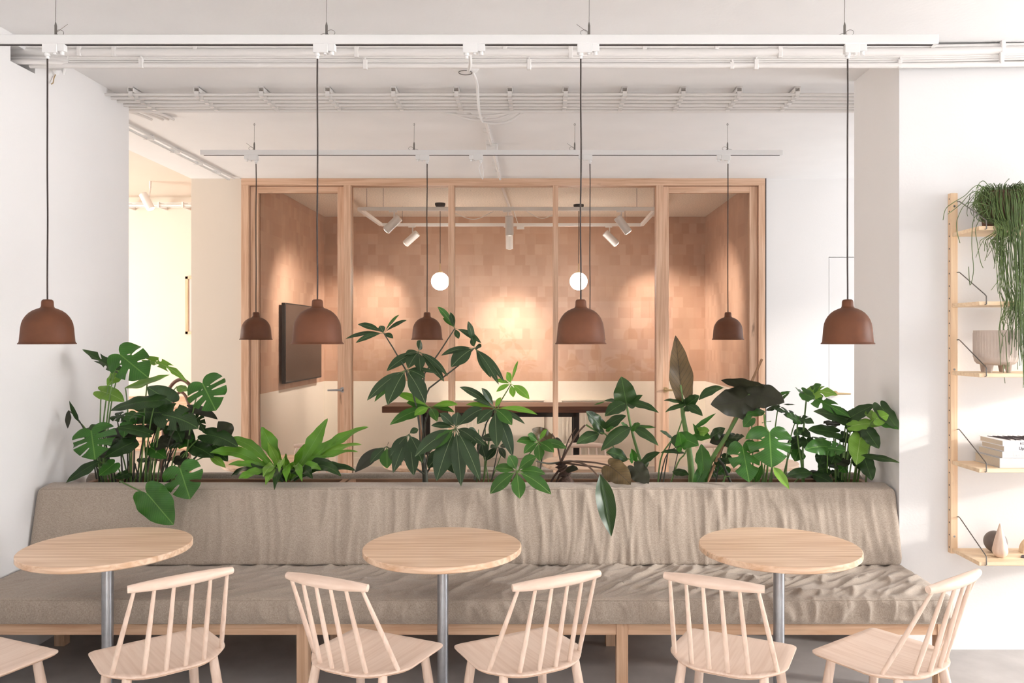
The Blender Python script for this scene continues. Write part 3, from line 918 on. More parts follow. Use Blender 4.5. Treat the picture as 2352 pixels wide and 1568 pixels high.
def track(s, x0, x1, z0, z1, wires, feeds, label):
    y = F / s
    t = thing('lighting_track', label, 'lighting track', ((x0 + x1) / 2, y, z0), group='suspended lighting tracks')
    MB().box((x0, y - 0.018, z0), (x1, y + 0.018, z1)).build('rail', M['white_metal'], t, bevel=0.0025)
    MB().box((x0 + 0.02, y - 0.008, z0 - 0.0012), (x1 - 0.02, y + 0.008, z0 + 0.004)).build('slot', M['dark'], t)
    for i, px in enumerate(wires):
        x = (px - CX) / s
        wv = MB()
        wv.tube([(x, y, z1 + 0.05), (x + 0.001, y, ZC)], 0.0013, 6)
        wv.tube([(x + 0.006 * math.cos(a), y, ZC - 0.012 + 0.006 * math.sin(a)) for a in [2 * math.pi * k / 10 for k in range(11)]], 0.0012, 6)
        wv.build('suspension_wire', M['wire'], t)
        MB().tube([(x, y, z1), (x, y, z1 + 0.045), (x, y, z1 + 0.06)], [0.0055, 0.0055, 0.002], 10).build('wire_gripper', M['wire'], t)
        sg = 1 if i in (0, 1, 3) and s > 400 else -1
        lp = [(x, y - 0.004, z1 + 0.012)] + [(x + sg * (0.022 + 0.017 * math.cos(a)), y - 0.005 - 0.004 * math.sin(a), z1 + 0.012 + 0.011 * math.sin(a)) for a in [math.pi - 2 * math.pi * k / 14 for k in range(15)]]
        lp += [(x - sg * 0.03, y - 0.004, z1 + 0.003)] if i % 2 else [(x + sg * 0.055, y - 0.003, z1 + 0.05)]
        MB().tube(lp, 0.0011, 6).build('wire_tail', M['wire'], t)
    for px, sg in feeds:
        x = (px - CX) / s
        adapter(x, y, z0, sg, s).build('feed_adapter', M['white'], t, bevel=0.002)
    return t


def adapter(x, y, z0, sg, s):
    b = MB()
    b.box((x - sg * 0.016, y - 0.016, z0 - 0.038), (x + sg * 0.05, y + 0.016, z0 + 0.002))
    b.box((x + sg * 0.05, y - 0.013, z0 - 0.03), (x + sg * 0.082, y + 0.013, z0 + 0.002))
    b.box((x + sg * 0.03, y - 0.009, z0 - 0.045), (x + sg * 0.042, y + 0.009, z0 - 0.036))
    b.cyl((x + sg * 0.066, y, z0 - 0.03), (x + sg * 0.066, y, z0 - 0.046), 0.009, 10)
    b.cyl((x, y, z0 - 0.036), (x, y, z0 - 0.05), 0.012, 12)
    b.cyl((x, y, z0 - 0.05), (x, y, z0 - 0.062), 0.008, 12)
    return b


ZTR0, ZTR1 = 2.957, 2.998
track(514, XL + 0.03, (2152 - CX) / 514, ZTR0, ZTR1, (128, 750, 1353, 1940), ((1072, 1),), 'long white lighting track hung on wires near the front')
track(318, (462 - CX) / 318, (1797 - CX) / 318, 2.966, 3.002, (584, 951, 1320, 1671), ((1104, -1),), 'long white lighting track hung in front of the glazed partition')
# loose lead under the rear feed
ly, lx = F / 318, (1104 - CX) / 318
MB().tube(catmull([(lx, ly, 2.905), (lx - 0.012, ly, 2.87), (lx + 0.005, ly, 2.81), (lx + 0.016, ly, 2.795), (lx + 0.02, ly, 2.84), (lx + 0.012, ly, 2.9)], 6), 0.002, 6).build('loose_lead', M['white'], bpy.data.objects['lighting_track.002'])


def pendant(x, y, zbot, ztop_track, sg, label):
    t = thing('pendant_lamp', label, 'pendant lamp', (x, y, ztop_track), group='clay bell pendants')
    adapter(x, y, ztop_track, sg, 500).build('adapter', M['white'], t, bevel=0.002)
    rim, H = 0.114, 0.2
    prof = [(rim, 0), (rim + 0.001, 0.003), (rim - 0.003, 0.006), (0.1085, 0.012), (0.106, 0.04), (0.1035, 0.07), (0.1, 0.092), (0.094, 0.108), (0.085, 0.124), (0.072, 0.139), (0.057, 0.150), (0.042, 0.157), (0.031, 0.161), (0.0265, 0.165), (0.025, 0.172), (0.0243, 0.188), (0.0225, 0.195), (0.017, 0.199), (0.005, 0.2)]
    full = [(r, zbot + z) for r, z in prof] + [(max(0.002, r - 0.0035), zbot + max(0.001, z - 0.003)) for r, z in reversed(prof)]
    MB().lathe(full, (x, y, 0), 56, closed=True).build('shade', M['clay'], t, smooth=60)
    MB().lathe([(0.0, 0.05), (0.018, 0.053), (0.028, 0.068), (0.03, 0.085), (0.022, 0.105), (0.014, 0.118)], (x, y, zbot), 20).build('bulb', M['socket'], t)
    MB().cyl((x, y, zbot + 0.115), (x, y, zbot + 0.196), 0.018, 16).build('socket', M['black'], t)
    zz0, zz1 = zbot + 0.199, ztop_track - 0.06
    pts = [(x + 0.0035 * noise.noise(Vector((x * 7, z * 3, 0))) * min(1, (z - zz0) * 6, (zz1 - z) * 6), y, z) for z in [zz0 + (zz1 - zz0) * i / 24 for i in range(25)]]
    MB().tube(pts, 0.0036, 8).build('cord', M['cord'], t)
    return t


ZPB = EYE - (790 - CY) / 514
for px, lab in ((109, 'clay bell pendant against the white wall, leftmost of the near row'), (729, 'near row clay bell pendant in front of the black screen'), (1334, 'near row clay bell pendant by the right globe lamp'), (1947, 'clay bell pendant in front of the beige pillar, rightmost of the near row')):
    pendant((px - CX) / 514, F / 514, ZPB, ZTR0, 1, lab)
for px, lab in ((588, 'small looking far row pendant before the left oak jamb'), (981, 'small looking far row pendant above the umbrella plant'), (1355, 'far row pendant hidden behind a near clay pendant, only its cord clear'), (1672, 'small looking far row pendant before the right glass door')):
    pendant((px - CX) / 318, F / 318, EYE - (780 - CY) / 318, 2.966, -1, lab)

# ------------------------------------------------------------------ bench
ZSEAT, ZCB = 0.455, 0.335
YS0 = F / 502                # front face of the seat
YBK = F / 440                # foot of the back cushion


def nz(x, y, z):
    return noise.noise(Vector((x, y, z)))


def ridge(v):
    return max(0.0, 1 - abs(v) * 4.2) ** 1.5


def cushion(name, prof, x0, x1, nx, fold, parent_label, cat, seam_idx=None, group=None, extra=None):
    """profile (y, z) loop swept along x, folds push along the profile normal; ends closed"""
    n = len(prof)
    nrm = []
    for i in range(n):
        a, b = Vector(prof[i - 1]), Vector(prof[(i + 1) % n])
        t = (b - a).normalized()
        nrm.append(Vector((t.y, -t.x)))
    area2 = sum(prof[i][0] * prof[(i + 1) % n][1] - prof[(i + 1) % n][0] * prof[i][1] for i in range(n))
    sg = 1 if area2 > 0 else -1
    cy = sum(p[0] for p in prof) / n
    cz = sum(p[1] for p in prof) / n
    vs, fs = [], []
    for k in range(nx + 1):
        x = x0 + (x1 - x0) * k / nx
        e = min(x - x0, x1 - x) / 0.035
        shr = 1.0 if e >= 1 else 0.86 + 0.14 * math.sqrt(max(0, 1 - (1 - e) ** 2))
        for i in range(n):
            y, z = prof[i]
            d = fold(x, i / n, y, z) * min(1.0, max(0.0, e))
            y2, z2 = cy + (y - cy) * shr, cz + (z - cz) * shr
            vs.append((x, y2 + nrm[i].x * d * sg, z2 + nrm[i].y * d * sg))
    for k in range(nx):
        for i in range(n):
            j = (i + 1) % n
            fs.append((k * n + i, k * n + j, (k + 1) * n + j, (k + 1) * n + i))
    fs.append(tuple(range(n)))
    fs.append(tuple(nx * n + i for i in reversed(range(n))))
    root = thing(name, parent_label, cat, ((x0 + x1) / 2, min(p[0] for p in prof), min(p[1] for p in prof)), group)
    m = MB()
    m.add(vs, fs)
    m.build('cover', M['linen'], root, smooth=80)
    for si in (seam_idx or []):
        pts = [Vector(vs[k * n + si]) for k in range(2, nx - 1, 2)]
        MB().tube([p + Vector((0, nrm[si].x * sg * 0.0008, nrm[si].y * sg * 0.0008)) for p in pts], 0.0032, 6).build('piping', M['linen'], root)
    return root


def round_prof(corners, radii, seg=5, div=0.02):
    out = []
    n = len(corners)
    for i in range(n):
        p = Vector(corners[i])
        a = (Vector(corners[i - 1]) - p)
        b = (Vector(corners[(i + 1) % n]) - p)
        r = min(radii[i], a.length * 0.45, b.length * 0.45)
        out += [tuple(q.xy) for q in bez((p + a.normalized() * r).to_3d(), p.to_3d(), (p + b.normalized() * r).to_3d(), seg)]
    fin = []
    for i in range(len(out)):
        a, b = Vector(out[i]), Vector(out[(i + 1) % len(out)])
        k = max(1, int((b - a).length / div))
        for j in range(k):
            fin.append(tuple(a + (b - a) * j / k))
    return fin


def seat_fold(x, t, y, z):
    g = 0.35 + 0.65 * min(1, max(0, (x + 2.4) / 2.0))      # smooth at the left end, gathered further right
    if z < ZCB + 0.012 or y > YBK + 0.03:
        return 0.0
    front = max(0.0, min(1.0, (YS0 + 0.05 - y) / 0.05))
    d = 0.0
    # vertical gathers on the front
    xv = x + 0.05 * nz(x * 2, z * 9, 3)
    d += front * (0.013 * ridge(nz(xv * 8, z * 2.6, 1)) + 0.010 * ridge(nz(xv * 15, z * 4, 7)) + 0.005 * nz(xv * 24, z * 6, 2))
    # slanting creases on top
    u = x * 0.8 - (y - YS0) * 0.9
    d += (1 - front) * (0.014 * ridge(nz(u * 8, (x * 0.6 + y) * 2.4, 11)) + 0.010 * ridge(nz(u * 15 + 3, (x + y) * 3.0, 5)) + 0.004 * nz(u * 22, y * 5, 8))
    e = max(0.0, 1 - abs(y - YS0 - 0.01) / 0.05) * max(0.0, 1 - abs(z - ZSEAT) / 0.03)
    return g * d * (1 - 0.75 * e) + 0.004 * nz(x * 1.3, y * 3, z * 3)


sp_ = round_prof([(YS0 + 0.004, ZCB), (YS0, ZSEAT), (YBK + 0.06, ZSEAT), (YBK + 0.06, ZCB)], [0.01, 0.022, 0.02, 0.01], 5, 0.012)
si = min(range(len(sp_)), key=lambda i: (Vector(sp_[i]) - Vector((YS0 + 0.004, ZSEAT - 0.006))).length)
cushion('seat_cushion', sp_, XL + 0.004, 1.908, 560, seat_fold, 'long wrinkled linen seat cushion on the oak bench', 'cushion', [si])

ZBT = 0.862


def back_fold(x, t, y, z):
    g = 0.3 + 0.7 * min(1, max(0, (x + 2.0) / 1.6))
    if y > YBK + 0.17:
        return 0.0
    xv = x + 0.03 * nz(x * 2, z * 3, 4) + 0.03 * (z - 0.6)
    top = max(0.0, min(1.0, (z - 0.835) / 0.02))
    d = 0.006 * ridge(nz(xv * 8, z * 1.3, 21)) + 0.0045 * ridge(nz(xv * 19, z * 2.0, 9)) + 0.0028 * nz(xv * 36, z * 3, 8)
    d *= (1 - top)
    d += top * 0.005 * ridge(nz((x - y * 1.5) * 14, y * 4, 3))
    return g * d + 0.010 * nz(x * 0.9, z * 2, 5)


bp = round_prof([(YBK - 0.005, ZSEAT + 0.006), (YBK + 0.085, ZBT - 0.014), (YBK + 0.20, ZBT + 0.002), (YBK + 0.215, ZSEAT + 0.1), (YBK + 0.10, ZSEAT + 0.006)], [0.02, 0.018, 0.02, 0.01, 0.01], 5, 0.014)
si2 = min(range(len(bp)), key=lambda i: (Vector(bp[i]) - Vector((YBK + 0.083, ZBT - 0.02))).length)
cushion('back_cushion', bp, XL + 0.01, 1.897, 520, back_fold, 'long linen back cushion leaning behind the near seat', 'cushion', [si2])

bn = thing('bench', 'long oak bench frame under the near linen cushions', 'bench', (-0.4, YS0 + 0.3, 0))
ZL = ZCB - 0.002
YR0 = YS0 + 0.03
legs_x = [-2.57, -1.096, 0.38, 1.862]
xs_ = [XL + 0.01] + [v for x in legs_x for v in (x - 0.027, x + 0.027)] + [1.89]
for i in range(0, len(xs_), 2):
    if xs_[i + 1] - xs_[i] > 0.03:
        MB().box((xs_[i] + 0.0005, YR0 + 0.004, ZL - 0.056), (xs_[i + 1] - 0.0005, YR0 + 0.04, ZL)).build('front_rail', M['oak_bench'], bn, bevel=0.002)
for x in legs_x:
    MB().box((x - 0.027, YR0, 0), (x + 0.027, YR0 + 0.055, ZL)).build('leg', M['oak_bench_leg'], bn, bevel=0.002)
    MB().box((x - 0.027, YBK + 0.10, 0), (x + 0.027, YBK + 0.155, ZL)).build('leg', M['oak_bench_leg'], bn, bevel=0.002)
    MB().box((x - 0.02, YR0 + 0.055, ZL - 0.056), (x + 0.02, YBK + 0.10, ZL)).build('cross_rail', M['oak_y'], bn)
MB().box((XL + 0.01, YBK + 0.16, ZL - 0.056), (1.89, YBK + 0.19, ZL)).build('back_rail', M['oak_bench'], bn)
for k in range(6):
    y = YR0 + 0.08 + k * 0.09
    MB().box((XL + 0.01, y, ZL - 0.012), (1.885, y + 0.06, ZL)).build('seat_slat', M['oak_bench'], bn)

# planter boxes between the two benches
YPL0, YPL1 = F / 414, F / 401
ZPT = EYE - (1099 - CY) / 401
ends = [(213, 797), (803, 1394), (1400, 1985)]
for k, (a, b) in enumerate(ends):
    x0, x1 = (a - CX) / 405, (b - CX) / 405
    pl = thing('planter_box', ('left', 'middle', 'right')[k] + ' one of three long wooden planter boxes behind the near back cushion', 'planter', ((x0 + x1) / 2, (YPL0 + YPL1) / 2, 0.045), group='planter boxes between the benches')
    th = 0.018
    MB().box((x0, YPL0, 0.045), (x1, YPL0 + th, ZPT)).build('front_panel', M['planter'], pl)
    MB().box((x0, YPL1 - th, 0.045), (x1, YPL1, ZPT)).build('back_panel', M['planter'], pl)
    MB().box((x0, YPL0 + th, 0.045), (x0 + 0.03, YPL1 - th, ZPT)).build('end_panel', M['planter'], pl)
    MB().box((x1 - 0.03, YPL0 + th, 0.045), (x1, YPL1 - th, ZPT)).build('end_panel', M['planter'], pl)
    MB().box((x0 + 0.03, YPL0 + th, 0.045), (x1 - 0.03, YPL1 - th, 0.07)).build('bottom', M['planter'], pl)
    g = MB()
    nx, ny = 60, 8
    vs = [(x0 + 0.03 + (x1 - x0 - 0.06) * i / nx, YPL0 + th + (YPL1 - YPL0 - 2 * th) * j / ny, 0.735 + 0.02 * nz(i * 0.7, j * 0.9, k)) for i in range(nx + 1) for j in range(ny + 1)]
    fs = [(i * (ny + 1) + j, (i + 1) * (ny + 1) + j, (i + 1) * (ny + 1) + j + 1, i * (ny + 1) + j + 1) for i in range(nx) for j in range(ny)]
    g.add(vs, fs)
    g.box((x0 + 0.03, YPL0 + th, 0.07), (x1 - 0.03, YPL1 - th, 0.70))
    so = g.build('soil', M['soil'], pl)
    so['kind'] = 'stuff'
    for sx in (x0 + 0.2, x0 + 0.55, x1 - 0.5, x1 - 0.2):
        MB().cyl((sx, YPL0 - 0.0015, 0.075), (sx, YPL0, 0.075), 0.005, 10).build('screw', M['black'], pl)

# the second bench, back to back
YB2 = F / 386
bp2 = round_prof([(YB2 - 0.12, ZBT + 0.002), (YB2 - 0.10, ZSEAT + 0.01), (YB2 + 0.12, ZSEAT + 0.01), (YB2 - 0.02, ZBT - 0.008)], [0.02, 0.01, 0.02, 0.02], 4, 0.03)
cushion('back_cushion', bp2, XL + 0.05, 1.88, 220, lambda x, t, y, z: 0.004 * nz(x * 9, y * 6, z * 3) + 0.006 * nz(x * 1.1, 4, 2), 'long linen back cushion of the far bench behind the plants', 'cushion')
sp2 = round_prof([(YB2 - 0.1, ZCB), (YB2 - 0.1, ZSEAT), (YB2 + 0.52, ZSEAT), (YB2 + 0.52, ZCB)], [0.01, 0.02, 0.02, 0.01], 4, 0.03)
cushion('seat_cushion', sp2, XL + 0.05, 1.88, 160, lambda x, t, y, z: 0.004 * nz(x * 7, y * 6, z * 3), 'long linen seat cushion of the far bench behind the plants', 'cushion')
b2 = thing('bench', 'oak frame of the far bench behind the planter', 'bench', (-0.4, YB2 + 0.2, 0))
MB().box((XL + 0.06, YB2 + 0.45, ZL - 0.056), (1.87, YB2 + 0.49, ZL)).build('front_rail', M['oak_bench'], b2)
MB().box((XL + 0.06, YB2 - 0.08, ZL - 0.056), (1.87, YB2 - 0.04, ZL)).build('back_rail', M['oak_bench'], b2)
for x in legs_x:
    for y in (YB2 + 0.44, YB2 - 0.09):
        MB().box((x - 0.027 + 0.0, y, 0), (x + 0.027, y + 0.055, ZL)).build('leg', M['oak_bench_leg'], b2)

# ------------------------------------------------------------------ round tables


def round_table(x, y, zt, label, group):
    t = thing('round_table', label, 'table', (x, y, 0), group)
    r = 0.35
    m = MB()
    m.lathe([(0.0, zt - 0.027), (r - 0.004, zt - 0.027), (r, zt - 0.023), (r, zt - 0.003), (r - 0.003, zt), (0.0, zt)], (x, y, 0), 96)
    m.build('tabletop', M['table'], t, smooth=30)
    MB().cyl((x, y, 0.012), (x, y, zt - 0.031), 0.0245, 32).build('pole', M['steel'], t)
    MB().box((x - 0.11, y - 0.11, zt - 0.031), (x + 0.11, y + 0.11, zt - 0.027)).build('top_plate', M['steel'], t)
    MB().lathe([(0.0, 0.0), (0.2, 0.0), (0.2, 0.008), (0.19, 0.012), (0.0, 0.012)], (x, y, 0), 56).build('base_plate', M['steel'], t)
    return t


for px, lab in ((247, 'round oak cafe table at the left end of the bench'), (1017, 'round oak cafe table in the middle of the bench'), (1789, 'round oak cafe table at the right end of the bench')):
    round_table((px - CX) / 516, F / 516, 0.725, lab, 'cafe tables at the near bench')
for px, lab in ((625, 'round table beyond the planter behind the bird nest fern'), (990, 'round table beyond the planter behind the umbrella plant'), (1355, 'round table beyond the planter with a pale spindle chair behind it'), (1722, 'round table beyond the planter nearest the white door')):
    round_table((px - CX) / 311, F / 311, 0.735, lab, 'cafe tables beyond the planter')

# ------------------------------------------------------------------ spindle back chairs


def make_chair():
    root = thing('spindle_chair', 'chair', 'chair', (0, 0, 0), 'spindle back chairs')
    zs = 0.45
    out = []
    corners = [(-0.215, 0.205, 0.03), (0.215, 0.205, 0.03), (0.222, -0.055, 0.04), (0.125, -0.185, 0.08), (-0.125, -0.185, 0.08), (-0.222, -0.055, 0.04)]
    n = len(corners)
    for i in range(n):
        p = Vector((corners[i][0], corners[i][1], 0))
        a = Vector((corners[i - 1][0], corners[i - 1][1], 0)) - p
        b = Vector((corners[(i + 1) % n][0], corners[(i + 1) % n][1], 0)) - p
        r = corners[i][2]
        out += bez(p + a.normalized() * r, p, p + b.normalized() * r, 6)
    m = MB()
    k = len(out)
    rings = [(0.985, zs - 0.001, 0), (1.0, zs - 0.003, 0), (1.0, zs - 0.008, 0), (0.93, zs - 0.02, 0)]
    cen = Vector((0, 0.0, 0))
    # slightly dished top
    vs, fs = [], []
    inner = [0.0, 0.3, 0.6, 0.85]
    for f_ in inner:
        for p in out:
            vs.append((p.x * f_, p.y * f_, zs - 0.001 - 0.007 * (1 - f_ ** 2)))
    for (f_, z, _) in rings:
        for p in out:
            vs.append((p.x * f_, p.y * f_, z))
    nr = len(inner) + len(rings)
    for r_ in range(nr - 1):
        for i in range(k):
            j = (i + 1) % k
            fs.append((r_ * k + i, r_ * k + j, (r_ + 1) * k + j, (r_ + 1) * k + i))
    fs.append(tuple((nr - 1) * k + i for i in range(k)))
    m.add(vs, fs)
    st = m.build('seat', M['beech_y'], root, smooth=40)
    e = MB()
    for (z, f_) in ((zs - 0.0105, 0.987), (zs - 0.0145, 0.966)):
        ring = [Vector((p.x * f_, p.y * f_, z)) for p in out] + [Vector((out[0].x * f_, out[0].y * f_, z))]
        e.tube(ring, 0.0011, 5, cap=False)
    e.build('ply_edge', M['ply_edge'], st)
    # crest rail, turned and slightly bowed
    zr = 0.79
    pts, rs = [], []
    for i in range(17):
        t = -1 + i / 8
        pts.append((0.178 * t, -0.262 + 0.022 * t * t, zr - 0.004 * t * t))
        rs.append(0.0215 - 0.0085 * abs(t) ** 2.2)
    MB().tube(pts, rs, 18).build('crest_rail', M['beech'], root, smooth=50)
    for (xb, yb, xt) in ((-0.192, -0.08, -0.158), (-0.104, -0.152, -0.095), (-0.034, -0.17, -0.032), (0.034, -0.17, 0.032), (0.104, -0.152, 0.095), (0.192, -0.08, 0.158)):
        yt = -0.262 + 0.022 * (xt / 0.178) ** 2
        a, b = Vector((xb, yb, zs - 0.004)), Vector((xt, yt, zr - 0.012))
        MB().tube([a, a.lerp(b, 0.35), a.lerp(b, 0.7), b], [0.0085, 0.0092, 0.0078, 0.0062], 12).build('spindle', M['beech_z'], root)
    lg = {}
    for sx in (-1, 1):
        for sy, yt, yb in ((1, 0.15, 0.2), (-1, -0.115, -0.19)):
            a, b = Vector((sx * 0.15, yt, zs - 0.015)), Vector((sx * 0.195, yb, 0))
            lg[(sx, sy)] = (a, b)
            MB().tube([a, a.lerp(b, 0.25), a.lerp(b, 0.6), b], [0.0165, 0.0185, 0.017, 0.0115], 14).build('leg', M['beech_z'], root)
    for sx in (-1, 1):
        p, q = lg[(sx, 1)][0].lerp(lg[(sx, 1)][1], 0.55), lg[(sx, -1)][0].lerp(lg[(sx, -1)][1], 0.55)
        MB().tube([p, p.lerp(q, 0.5), q], [0.007, 0.010, 0.007], 10).build('stretcher', M['beech_z'], root)
    p, q = (lg[(-1, 1)][0].lerp(lg[(-1, 1)][1], 0.55) + lg[(-1, -1)][0].lerp(lg[(-1, -1)][1], 0.55)) / 2, (lg[(1, 1)][0].lerp(lg[(1, 1)][1], 0.55) + lg[(1, -1)][0].lerp(lg[(1, -1)][1], 0.55)) / 2
    MB().tube([p, p.lerp(q, 0.5), q], [0.007, 0.010, 0.007], 10).build('stretcher', M['beech_z'], root)
    return root


chair0 = make_chair()
first = [True]


def place_chair(x, y, heading, label, group):
    o = chair0 if first[0] else copy_tree(chair0)
    first[0] = False
    o.location = (x, y, 0)
    o.rotation_euler = (0, 0, heading)
    o['label'] = label
    o['group'] = group
    return o


def seat_at(fl, fr, label, shift=0.0):
    """front left and front right seat corner as photo pixels on the 0.45 m plane"""
    pts = []
    for (px, py) in (fl, fr):
        s = (py - CY) / (EYE - 0.45)
        pts.append(Vector(((px - CX) / s, F / s)))
    v = (pts[1] - pts[0]).normalized()
    hd = Vector((-v.y, v.x))
    c = (pts[0] + pts[1]) / 2 - hd * 0.2 + v * shift
    place_chair(c.x, c.y, math.atan2(v.y, v.x), label, 'spindle chairs at the near tables')


seat_at((-30, 1455), (140, 1493), 'pale spindle chair cut off by the left edge, only its seat in view')
seat_at((200, 1497), (468, 1437), 'pale spindle chair tucked towards the left table')
seat_at((806, 1437), (1014, 1476), 'pale spindle chair left of the middle table pole', 0.02)
seat_at((1042, 1480), (1258, 1437), 'pale spindle chair right of the middle table pole')
seat_at((1576, 1439), (1828, 1481), 'pale spindle chair left of the right table pole', 0.01)
seat_at((1857, 1495), (2010, 1437), 'pale spindle chair turned side on at the right end of the bench')
for px, lab in ((719, 'far spindle chair mostly hidden by the bird nest fern'), (1040, 'far spindle chair mostly hidden by the umbrella plant'), (1344, 'far spindle chair seen above the round table between the plants'), (1655, 'far spindle chair mostly hidden by the big bronze leaf plant')):
    s = 287
    place_chair((px - CX) / 292, F / s - 0.26, math.pi, lab, 'spindle chairs beyond the planter')

# ------------------------------------------------------------------ wall shelves
sh = thing('shelving_unit', 'wall mounted oak shelving unit with steel rod brackets', 'shelves', (2.6, YW, 0.5))
ZU0, ZU1 = EYE - (1274 - CY) / 440, EYE - (441 - CY) / 440
UX = [((2190 - CX) / 440, (2206 - CX) / 440)]
UX.append((UX[0][0] + 0.86, UX[0][1] + 0.86))
for (a, b) in UX:
    up = MB().box((a, YW - 0.032, ZU0), (b, YW, ZU1)).build('upright', M['shelf_z'], sh, bevel=0.0015)
    k = MB()
    z = ZU0 + 0.03
    while z < ZU1 - 0.02:
        k.cyl((a - 0.0006, YW - 0.016, z), (a + 0.001, YW - 0.016, z), 0.0042, 10)
        z += 0.0655
    k.build('peg_holes', M['black'], up)
    for z in (ZU0 + 0.09, (ZU0 + ZU1) / 2 + 0.02, ZU1 - 0.07):
        MB().cyl(((a + b) / 2, YW - 0.0335, z), ((a + b) / 2, YW - 0.031, z), 0.0055, 12).build('screw', M['steel'], up)
YSF = F / 466
shelf_z = []
for py_edge in (519, 692, 857, 1076, 1290):
    z1 = EYE - (py_edge - CY) / 466
    z0 = z1 - 0.02
    shelf_z.append(z1)
    bd = MB().box((UX[0][0] + 0.006, YSF, z0), (UX[1][1] - 0.006, YW - 0.033, z1)).build('shelf_board', M['shelf'], sh, bevel=0.002)
    for sx in (UX[0][1] + 0.004, UX[1][0] - 0.004):
        zt = z1 + 0.165
        MB().tube([(sx - 0.03 if sx < 2.5 else sx + 0.03, YW - 0.016, zt - 0.004), (sx, YW - 0.036, zt), (sx, YW - 0.05, zt - 0.006), (sx, YSF + 0.012, z1 + 0.036), (sx, YSF - 0.002, z1 + 0.026), (sx, YSF - 0.004, z0 + 0.006), (sx - 0.008, YSF - 0.003, z0 + 0.004)], 0.0028, 8).build('bracket_rod', M['wire'], bd)

# books on the fourth shelf
zb = shelf_z[3] + 0.0005
books = [  # spine px left, thickness, depth, cover, page shade, label, text
    (2292, 0.048, 0.235, 'cover_grey', 'thick pale grey book at the bottom of the stack on the shelf'),
    (2298, 0.032, 0.225, 'cover_grey', 'pale grey book with white spine lettering, second from the bottom'),
    (2302, 0.0265, 0.21, 'cover_white', 'white book with bold black spine lettering, second from the top'),
    (2299, 0.0265, 0.215, 'cover_white', 'white book with a dark patterned cover on top of the stack'),
]


def text(body, loc, size, mat, parent, extr=0.0004, bold=0.0):
    c = bpy.data.curves.new('spine_lettering', 'FONT')
    c.body, c.size, c.extrude, c.offset = body, size, extr, bold
    c.materials.append(mat)
    tmp = bpy.data.objects.new('spine_lettering', c)
    COL.objects.link(tmp)
    me = bpy.data.meshes.new_from_object(tmp.evaluated_get(bpy.context.evaluated_depsgraph_get()))
    bpy.data.objects.remove(tmp)
    bpy.data.curves.remove(c)
    me.name = 'spine_lettering'
    if not me.materials:
        me.materials.append(mat)
    o = bpy.data.objects.new('spine_lettering', me)
    COL.objects.link(o)
    o.parent = parent
    o.location = Vector(loc) - ABS[parent.name]
    o.rotation_euler = (R(90), 0, 0)
    return o


YBF = YSF + 0.018
for i, (px, th, dp, cov, lab) in enumerate(books):
    x0 = (px - CX) / 462
    x1 = x0 + 0.31
    bk = thing('book', lab, 'book', ((x0 + x1) / 2, YBF + dp / 2, zb), group='stacked books on the shelf')
    c = MB()
    c.box((x0, YBF, zb), (x1, YBF + dp, zb + 0.0025)).box((x0, YBF, zb + th - 0.0025), (x1, YBF + dp, zb + th)).box((x0, YBF, zb + 0.0025), (x1, YBF + 0.003, zb + th - 0.0025))
    c.build('cover', M[cov], bk)
    MB().box((x0 + 0.004, YBF + 0.003, zb + 0.0025), (x1 - 0.004, YBF + dp - 0.005, zb + th - 0.0025)).build('pages', M['paper'], bk)
    yl = YBF - 0.0003
    if i == 3:
        text('ROV', ((2338 - CX) / 462, yl, zb + 0.007), 0.0155, M['print_dark'], bk)
        MB().box(((2314 - CX) / 462, yl, zb + 0.0125), ((2326 - CX) / 462, YBF + 0.001, zb + 0.0135)).build('spine_mark', M['print_grey'], bk)
        g = MB()
        for k in range(9):
            xx = x0 + 0.05 + k * 0.026
            g.tube([(xx, YBF + 0.02, zb + th + 0.0003), (xx + 0.03 * math.sin(k * 2.1), YBF + 0.09, zb + th + 0.0003), (xx - 0.02, YBF + 0.19, zb + th + 0.0003)], [0.003, 0.007, 0.002], 6)
        g.build('cover_pattern', M['print_dark'], bk)
    elif i == 2:
        text('Upg', ((2335.5 - CX) / 462, yl, zb + 0.009), 0.021, M['print_dark'], bk, bold=0.0003)
        MB().box(((2311 - CX) / 462, yl, zb + 0.0125), ((2324 - CX) / 462, YBF + 0.001, zb + 0.0137)).build('spine_mark', M['print_grey'], bk)
    elif i == 1:
        text('Interio', ((2324 - CX) / 462, yl, zb + 0.009), 0.024, M['print_light'], bk)
    else:
        MB().cyl(((2355 - CX) / 462, yl, zb + 0.024), ((2355 - CX) / 462, YBF + 0.001, zb + 0.024), 0.009, 20).build('spine_mark', M['print_dark'], bk)
    zb += th + 0.0006
# book standing against the wall behind the stack
# toys on the bottom shelf
zc = shelf_z[4] + 0.0005
k0 = P(2297, 1283, 456)
co = MB().lathe([(0.0, 0), (0.02, 0.001), (0.031, 0.012), (0.0365, 0.03), (0.035, 0.045), (0.026, 0.085), (0.014, 0.13), (0.006, 0.16), (0.002, 0.169), (0, 0.17)], (k0.x, F / 456, zc), 40).build('wooden_cone', M['beech_z'], None)
tag(co, 'pale turned wooden cone standing on the lowest shelf', 'ornament')
k0 = P(2286, 1245, 446)
r = 0.055
gb = MB().lathe([(r * math.sin(math.pi * i / 24), zc + r - r * math.cos(math.pi * i / 24)) for i in range(25)], (k0.x, F / 446, 0), 40).build('wooden_ball', M['grey_ball'], None)
tag(gb, 'grey stained ball behind the wooden cone', 'ornament')
k0 = P(2374, 1262, 446)
m = MB()
oy = F / 446
arc = [(0.065 * math.cos(a), 0.075 * math.sin(a)) for a in [math.pi * i / 24 for i in range(25)]]
vs = [(k0.x + a, oy - 0.022, zc + b) for a, b in arc] + [(k0.x + a, oy + 0.022, zc + b) for a, b in arc]
n = len(arc)
